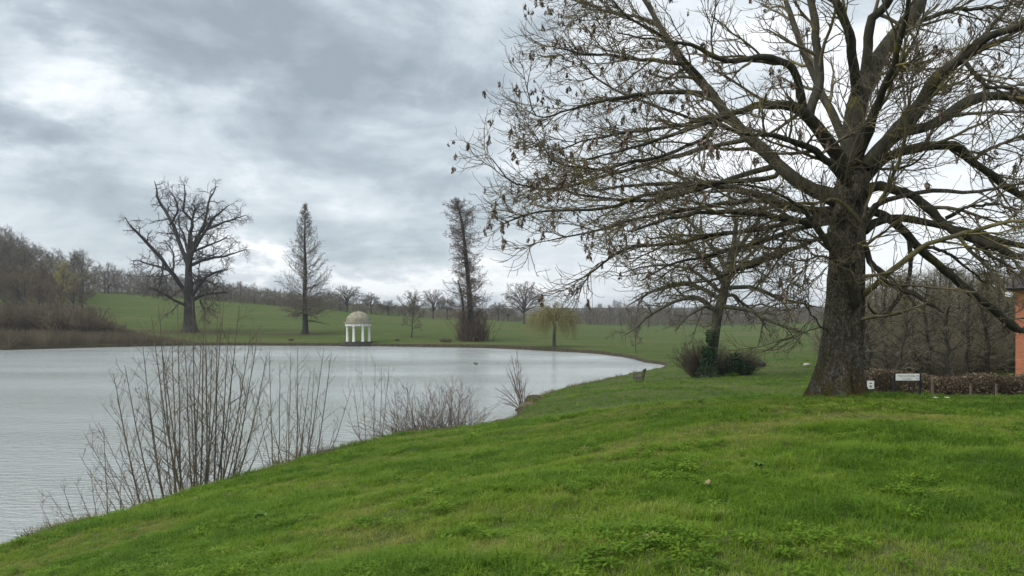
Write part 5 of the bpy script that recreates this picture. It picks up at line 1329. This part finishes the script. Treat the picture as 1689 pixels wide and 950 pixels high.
for i, (px_, D, dz, d, mt, lab) in enumerate([
    (866, 41.6, .05, (1.1, 1.2, .6), 'soil', 'dark earth lump at the foot of the fan shaped waterside shrub'), (872, 39.6, .05, (.9, .9, .42), 'stone', 'mossy grey stone in the middle of the eroded bank point'),
    (880, 42.8, .1, (.9, 1.2, .55), 'bank_earth', 'dark broken turf edge above the eroded bank point'), (878, 40.6, .20, (.22, .2, .3), 'ochre_stone', 'small pale ochre stone face high on the eroded bank point'),
    (838, 37.2, .05, (1.7, 1.0, .42), 'ochre_stone', 'rusty earth ledge left of the eroded bank point at the water'), (820, 35.6, 0, (1.3, .8, .5), 'soil', 'dark earth lump at the left end of the eroded ledge'),
    (858, 37.6, .0, (.7, .6, .5), 'soil', 'dark hollow clod of earth below the mossy stone'), (853, 36.7, .08, (.26, .2, .18), 'pale_stone_face', 'small pale stone lying below the eroded bank point'),
    (800, 34.0, 0, (1.1, .6, .4), 'bank_earth', 'low earth hump on the bank just right of the bramble thicket'), (893, 47, .1, (1.3, 1.4, .4), 'bank_earth', 'flat dark earth lip beyond the bank point')]):
    x = (px_ - CX) / F * D; o = rock(400 + i, d).build('bank_stone' if 'stone' in mt else 'earth_lump', mt, loc=(x, D, max(.05, gz(x, D)) + dz - .14)); tag(o, lab, 'stone' if 'stone' in mt else 'earth')
p = pt(1331, 616, 62); o = rock(431, (.55, .45, .32)).build('pale_stone', 'pale_stone_face', loc=(p[0], p[1], gz(p[0], p[1]) + .1)); tag(o, 'pale stone block on the grass just left of the ash trunk', 'stone')
p = pt(1256, 615, 66); o = rock(432, (.7, .7, .7)).build('tree_stump', 'dark_bark', loc=(p[0], p[1], gz(p[0], p[1]) + .15)); tag(o, 'small dark stump on the grass right of the ivy bush', 'stump')

# tan dead grass hanging over the broken edge of the bank
r = np.random.default_rng(440); n = 5200
pxs = np.concatenate([r.uniform(770, 900, 2600), r.uniform(60, 770, 2600)]); ii = r.integers(0, len(S), 40000)
Q = S[ii] + out_n[ii] * r.uniform(.02, .75, (40000, 1)); near_ = (Q[:, 1] > 10) & (Q[:, 1] < 66) & (Q[:, 0] > -12) & (Q[:, 0] < 12) & (fbm(Q[:, 0] * 1.3 + 70, Q[:, 1] * 1.3) > .50); Q = Q[near_][:4200]
P0 = np.column_stack([Q, ground(Q[:, 0], Q[:, 1]) - .01]); nq = len(P0)
P, R = grow(r, P0, np.stack([r.normal(-.25, .5, nq), r.normal(0, .5, nq), np.ones(nq)], 1), r.uniform(.10, .30, nq), np.full(nq, .006), np.full(nq, .002), 3, .2, -.12)
mb = MB(); mb.tubes(P, R, 3)
tag(mb.build('dry_grass', 'dry_blade'), kind='stuff', label='tan dead grass along the edge of the near bank')

# ------------------------------------------------------------------ duck on the lake
dx, dd_ = (785 - CX) / F * 78.5, 78.5
duck = empty('duck', (dx, dd_, 0), radians(190)); tag(duck, 'tiny dark duck swimming on the lake left of the reflection', 'bird')
mb = MB(); u = np.linspace(0, 1, 9)
mb.tubes(np.stack([np.linspace(-.20, .20, 9), np.zeros(9), .05 + .03 * np.cos(u * 6.28) + .03 * (1 - u) ** 4], 1), np.array([.012, .045, .075, .095, .10, .095, .08, .05, .012]), 12)
mb.tubes(np.array([[.14, 0, .08], [.18, 0, .16], [.19, 0, .21], [.20, 0, .235]]), np.array([.05, .035, .045, .012]), 10)
mb.build('body', 'duck_feather', duck)
mb = MB(); mb.tubes(np.array([[.22, 0, .205], [.265, 0, .198], [.285, 0, .196]]), np.array([.018, .014, .004]), 6); mb.build('bill', 'duck_bill', duck)

# ------------------------------------------------------------------ broad leaved docks, flowers and a dead leaf in the grass
def dock(p, label, seed, n, size, mats=('dock_leaf',)):
    r = np.random.default_rng(seed); z = gz(p[0], p[1]); root = empty('dock_plant', (p[0], p[1], z)); tag(root, label, 'plant')
    for k in range(n):
        a = k * 2.4 + r.normal(0, .3); L = size * r.uniform(.7, 1.2); el = r.uniform(.35, 1.05)
        t = np.linspace(0, 1, 8); cx_ = L * t * cos(el); cz_ = L * (t * sin(el) - .45 * t ** 2.5)
        wd = L * .21 * np.sin(pi * np.clip(t * 1.0, 0, 1) ** .8) + .006
        wave = .15 * wd * np.sin(t * 14 + k)
        c_ = np.stack([cx_ * cos(a), cx_ * sin(a), cz_ + .02], 1); s_ = np.array([-sin(a), cos(a), 0])
        lft = c_ + s_ * wd[:, None] + np.array([0, 0, 1]) * (wd * .35 + wave)[:, None]; rgt = c_ - s_ * wd[:, None] + np.array([0, 0, 1]) * (wd * .35 - wave)[:, None]
        V = np.stack([lft, c_, rgt], 1).reshape(-1, 3); f = []
        for i in range(7):
            f += [[3 * i, 3 * i + 1, 3 * i + 4, 3 * i + 3], [3 * i + 1, 3 * i + 2, 3 * i + 5, 3 * i + 4]]
        mb = MB(); mb.add(V, f); mb.build('leaf', mats[k % len(mats)], root)
# stand on the ground under their photo pixel
def on_ground(px_, py_):
    Y_ = np.linspace(4, 60, 800); p = np.stack([(px_ - CX) / F * Y_, Y_, CAMZ - (py_ - HY) / F * Y_], 1)
    g_ = ground(p[:, 0], p[:, 1]); i = int(np.argmax(p[:, 2] < g_)); return p[i]
dock(on_ground(432, 860), 'broad leaved dock plant with pale leaves in the grass at lower left', 501, 12, .20, ('dock_leaf', 'dock_leaf', 'dock_leaf_pale'))
dock(bank_at(22, -.05), 'dark leafy dock on the bank edge at the far lower left corner', 502, 14, .30)
dock(bank_at(72, -.05), 'tuft of upright leaves on the bank edge beside the lower left dock', 503, 9, .24)
dock(on_ground(1250, 775), 'small flat dock rosette in the grass left of the pale tussock', 504, 8, .12)
for px_, py_, lab in ((1543, 671, 'left one of two small white flowers in the grass below the hedge'), (1562, 670, 'right one of two small white flowers in the grass below the hedge')):
    p = on_ground(px_, py_); root = empty('white_flower', (p[0], p[1], gz(p[0], p[1]))); tag(root, lab, 'flower', 'white flowers in the grass')
    mb = MB(); mb.tubes(np.array([[0, 0, 0], [.005, 0, .08], [0, 0, .15]]), np.full(3, .003), 4); mb.build('stalk', 'dock_leaf', root)
    for k in range(6):
        a = k * pi / 3; t = np.array([cos(a), sin(a), .35]); s_ = np.array([-sin(a), cos(a), 0]); c = np.array([0, 0, .15])
        mb = MB(); mb.add([c, c + t * .03 + s_ * .018, c + t * .06, c + t * .03 - s_ * .018], [[0, 1, 2, 3]]); mb.build('petal', 'petal_white', root)
p = on_ground(1160, 812); r = np.random.default_rng(505)
root = empty('dead_leaves', (p[0], p[1], gz(p[0], p[1]))); tag(root, 'small heap of dry pale brown leaves lying in the foreground grass', 'leaves')
for k in range(9):
    c = np.array([r.normal(0, .05), r.normal(0, .04), .07 + r.random() * .04]); a = unit(r.normal(0, 1, 3) * [1, 1, .4]); b_ = unit(np.cross(a, [0.1, .2, 1]))
    mb = MB(); mb.add([c - a * .04, c - b_ * .022 + [0, 0, .008], c + a * .045, c + b_ * .022 + [0, 0, .008]], [[0, 1, 2, 3]]); mb.build('leaf', 'dead_leaf', root)

# ================================================================== GRASS
def tuft_mesh(seed, n, rad, hmin, hmax, wid, lean):
    r = np.random.default_rng(seed); mb = MB()
    a = r.random(n) * 6.28; q_ = np.sqrt(r.random(n)) * rad
    b = np.stack([q_ * np.cos(a), q_ * np.sin(a), np.full(n, -.01)], 1)
    h = r.uniform(hmin, hmax, n); la = r.random(n) * 6.28; ln = np.abs(r.normal(lean, lean * .5, n)) * h
    dirv = np.stack([np.cos(la), np.sin(la), np.zeros(n)], 1); sv = np.stack([-np.sin(la), np.cos(la), np.zeros(n)], 1)
    w = (wid * r.uniform(.6, 1.25, n))[:, None]
    z = np.array([0, 0, 1.0])
    p1 = b + dirv * (ln * .25)[:, None] + z * (h * .55)[:, None]; p2 = b + dirv * (ln * 1.0)[:, None] + z * (h * (1 - .30 * np.clip(ln / h, 0, 1.3)))[:, None]
    V = np.stack([b - sv * w / 2, b + sv * w / 2, p1 + sv * w * .45, p1 - sv * w * .45, p2 + sv * w * .08, p2 - sv * w * .08], 1).reshape(-1, 3)
    i = np.arange(n)[:, None] * 6
    mb.add(V, np.vstack([i + [0, 1, 2, 3], i + [3, 2, 4, 5]]))
    return mb.mesh('grass_tuft', 'grass_blade', False)
gcol = bpy.data.collections.new('grass_tufts')
TUFTS = []
specs = [(16, .075, .05, .10, .0050, .55), (16, .075, .05, .11, .0055, .7), (14, .07, .06, .13, .0055, .6), (16, .08, .04, .09, .0050, .8), (12, .05, .08, .15, .0060, 1.0), (12, .05, .08, .15, .0055, 1.2), (14, .09, .04, .08, .0080, .9), (18, .08, .05, .10, .0045, .5)]
for i, s_ in enumerate(specs):
    o = bpy.data.objects.new('tuft%d' % i, tuft_mesh(600 + i, *s_)); gcol.objects.link(o)
r = np.random.default_rng(640)
for i in range(2):                      # low leafy weeds among the blades
    mb = MB(); n = 34; a = r.random(n) * 6.28; q_ = np.sqrt(r.random(n)) * .11; h = r.uniform(.03, .12, n) * (1 - q_ * 3)
    c = np.stack([q_ * np.cos(a), q_ * np.sin(a), h + .02], 1)
    t = np.stack([np.cos(a), np.sin(a), r.normal(.1, .35, n)], 1) * r.uniform(.018, .038, n)[:, None]; w_ = np.stack([-np.sin(a), np.cos(a), r.normal(0, .2, n)], 1) * r.uniform(.010, .018, n)[:, None]
    mb.add(np.stack([c - t, c - w_ + [0, 0, .004], c + t, c + w_ + [0, 0, .004]], 1).reshape(-1, 3), np.arange(4 * n).reshape(n, 4))
    o = bpy.data.objects.new('tuft%d' % (8 + i), mb.mesh('leafy_weed', 'grass_blade', False)); gcol.objects.link(o)
rng = np.random.default_rng(77)
def scatter(y0, y1, dens, size, wid=1.25):
    n = int(dens * (wid + .25) * (y1 * y1 - y0 * y0) / 2 + 40)
    y = np.sqrt(rng.uniform(y0 * y0, y1 * y1, n)); x = rng.uniform(-.72, .72, n) * y * wid / 1.25
    s = sdist(x, y); ok = s > 0.02
    return x[ok], y[ok], np.full(ok.sum(), size), s[ok]
parts = [scatter(3.6, 8, 420, 1.0), scatter(8, 13, 260, 1.1), scatter(13, 20, 130, 1.3), scatter(20, 32, 55, 1.6), scatter(32, 50, 16, 2.0), scatter(50, 80, 4.5, 2.5)]
gx_ = np.concatenate([p[0] for p in parts]); gy_ = np.concatenate([p[1] for p in parts]); gs_ = np.concatenate([p[2] for p in parts]); sh_ = np.concatenate([p[3] for p in parts])
zz = ground(gx_, gy_, sh_)
lush = fbm(gx_ * .55 + 50, gy_ * .55, 5); fine = fbm(gx_ * 2.3 + 11, gy_ * 2.3 + 4, 3)
lush = np.clip((lush - .34) / .32, 0, 1)
tone = np.clip(.70 - .62 * lush + .8 * (fine - .5) + rng.normal(0, .06, len(gx_)), 0, 1)
mown = np.clip((fbm(gx_ * .22 + 90, gy_ * .22, 3) - .42) / .2, 0, 1)
worn = np.clip((fbm(gx_ * .7 + 210, gy_ * .7 + 33, 4) - .53) / .14, 0, 1)
tone = np.clip(tone + .16 * mown - .07 + .20 * worn * (.4 + fine), 0, 1)
scl = gs_ * (.60 + .42 * lush * (.5 + fine)) * (1 - .25 * worn) * rng.uniform(.75, 1.25, len(gx_)) * np.where(gy_ > 32, .62, 1.0)
rg_ = np.hypot(gx_ - ab[0], gy_ - ab[1]); ring_ = np.exp(-((rg_ - .72) / .18) ** 2); scl *= 1 + .5 * ring_ * (.3 + fine)
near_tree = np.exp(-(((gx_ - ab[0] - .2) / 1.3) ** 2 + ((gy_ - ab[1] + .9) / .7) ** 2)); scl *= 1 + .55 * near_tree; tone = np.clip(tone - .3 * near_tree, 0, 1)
trunk_clear = np.hypot(gx_ - ab[0], gy_ - ab[1]) > .50
vid = np.where(lush > .62, rng.choice([2, 4, 5, 2, 7], len(gx_)), rng.choice([0, 1, 3, 6, 7], len(gx_)))
weedy = fbm(gx_ * 1.1 + 140, gy_ * 1.1 + 60, 4)
wd = (rng.random(len(gx_)) < np.clip((weedy - .56) * 1.6, .006, .16)); vid = np.where(wd, rng.choice([8, 9], len(gx_)), vid); scl = np.where(wd, gs_ * rng.uniform(.45, .85, len(gx_)), scl); tone = np.where(wd, np.clip(.22 + rng.normal(0, .15, len(gx_)), 0, .8), tone)
sel = trunk_clear
me = bpy.data.meshes.new('grass'); N_ = int(sel.sum())
me.vertices.add(N_); me.vertices.foreach_set('co', np.stack([gx_, gy_, zz], 1)[sel].astype(np.float32).ravel())
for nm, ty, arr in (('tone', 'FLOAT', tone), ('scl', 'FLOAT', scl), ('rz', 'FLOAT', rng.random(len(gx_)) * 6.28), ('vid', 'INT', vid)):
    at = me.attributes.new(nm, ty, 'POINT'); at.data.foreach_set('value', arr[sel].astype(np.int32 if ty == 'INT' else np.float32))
me.materials.append(MATS['grass_blade'])
go = bpy.data.objects.new('grass', me); COL.objects.link(go); tag(go, 'green meadow grass blades covering the near slope', None, None, 'stuff')
ng = bpy.data.node_groups.new('grass_nodes', 'GeometryNodeTree')
ng.interface.new_socket('Geometry', in_out='INPUT', socket_type='NodeSocketGeometry'); ng.interface.new_socket('Geometry', in_out='OUTPUT', socket_type='NodeSocketGeometry')
gi = ng.nodes.new('NodeGroupInput'); gout = ng.nodes.new('NodeGroupOutput')
ci = ng.nodes.new('GeometryNodeCollectionInfo'); ci.inputs['Collection'].default_value = gcol; ci.inputs['Separate Children'].default_value = True; ci.inputs['Reset Children'].default_value = True
iop = ng.nodes.new('GeometryNodeInstanceOnPoints'); iop.inputs['Pick Instance'].default_value = True
def attr(nm, ty):
    n = ng.nodes.new('GeometryNodeInputNamedAttribute'); n.data_type = ty; n.inputs[0].default_value = nm; return n.outputs[0]
cxyz = ng.nodes.new('ShaderNodeCombineXYZ'); ng.links.new(attr('rz', 'FLOAT'), cxyz.inputs[2])
e2r = ng.nodes.new('FunctionNodeEulerToRotation'); ng.links.new(cxyz.outputs[0], e2r.inputs[0])
ng.links.new(gi.outputs[0], iop.inputs['Points']); ng.links.new(ci.outputs[0], iop.inputs['Instance']); ng.links.new(attr('vid', 'INT'), iop.inputs['Instance Index'])
ng.links.new(e2r.outputs[0], iop.inputs['Rotation']); ng.links.new(attr('scl', 'FLOAT'), iop.inputs['Scale']); ng.links.new(iop.outputs[0], gout.inputs[0])
mod = go.modifiers.new('grass', 'NODES'); mod.node_group = ng
print('grass tufts', N_)
for o in sc.objects:
    if 'label' in o and len(o['label'].split()) > 16: print('LONG', o['label'])
tot = sum(len(o.data.polygons) for o in sc.objects if o.type == 'MESH'); uniq = sum(len(m_.polygons) for m_ in bpy.data.meshes if m_.users)
print('polys objects', tot, 'unique', uniq, 'objects', len(sc.objects))

# ================================================================== HAZE
def haze():
    m = bpy.data.materials.new('haze_air'); m.use_nodes = True; nt = m.node_tree; nt.nodes.clear()
    v = node(nt, 'ShaderNodeVolumePrincipled', {'Color': (0.86, 0.92, 1.0, 1), 'Density': 0.00028, 'Anisotropy': 0.2})
    node(nt, 'ShaderNodeOutputMaterial', {'Volume': v.outputs[0]}); MATS['haze_air'] = m
    mb = MB(); mb.box((0, 750, 19), (3900, 2700, 50)); o = mb.build('haze', 'haze_air', smooth=False); tag(o, 'thin pale haze in the air', kind='stuff')
haze()
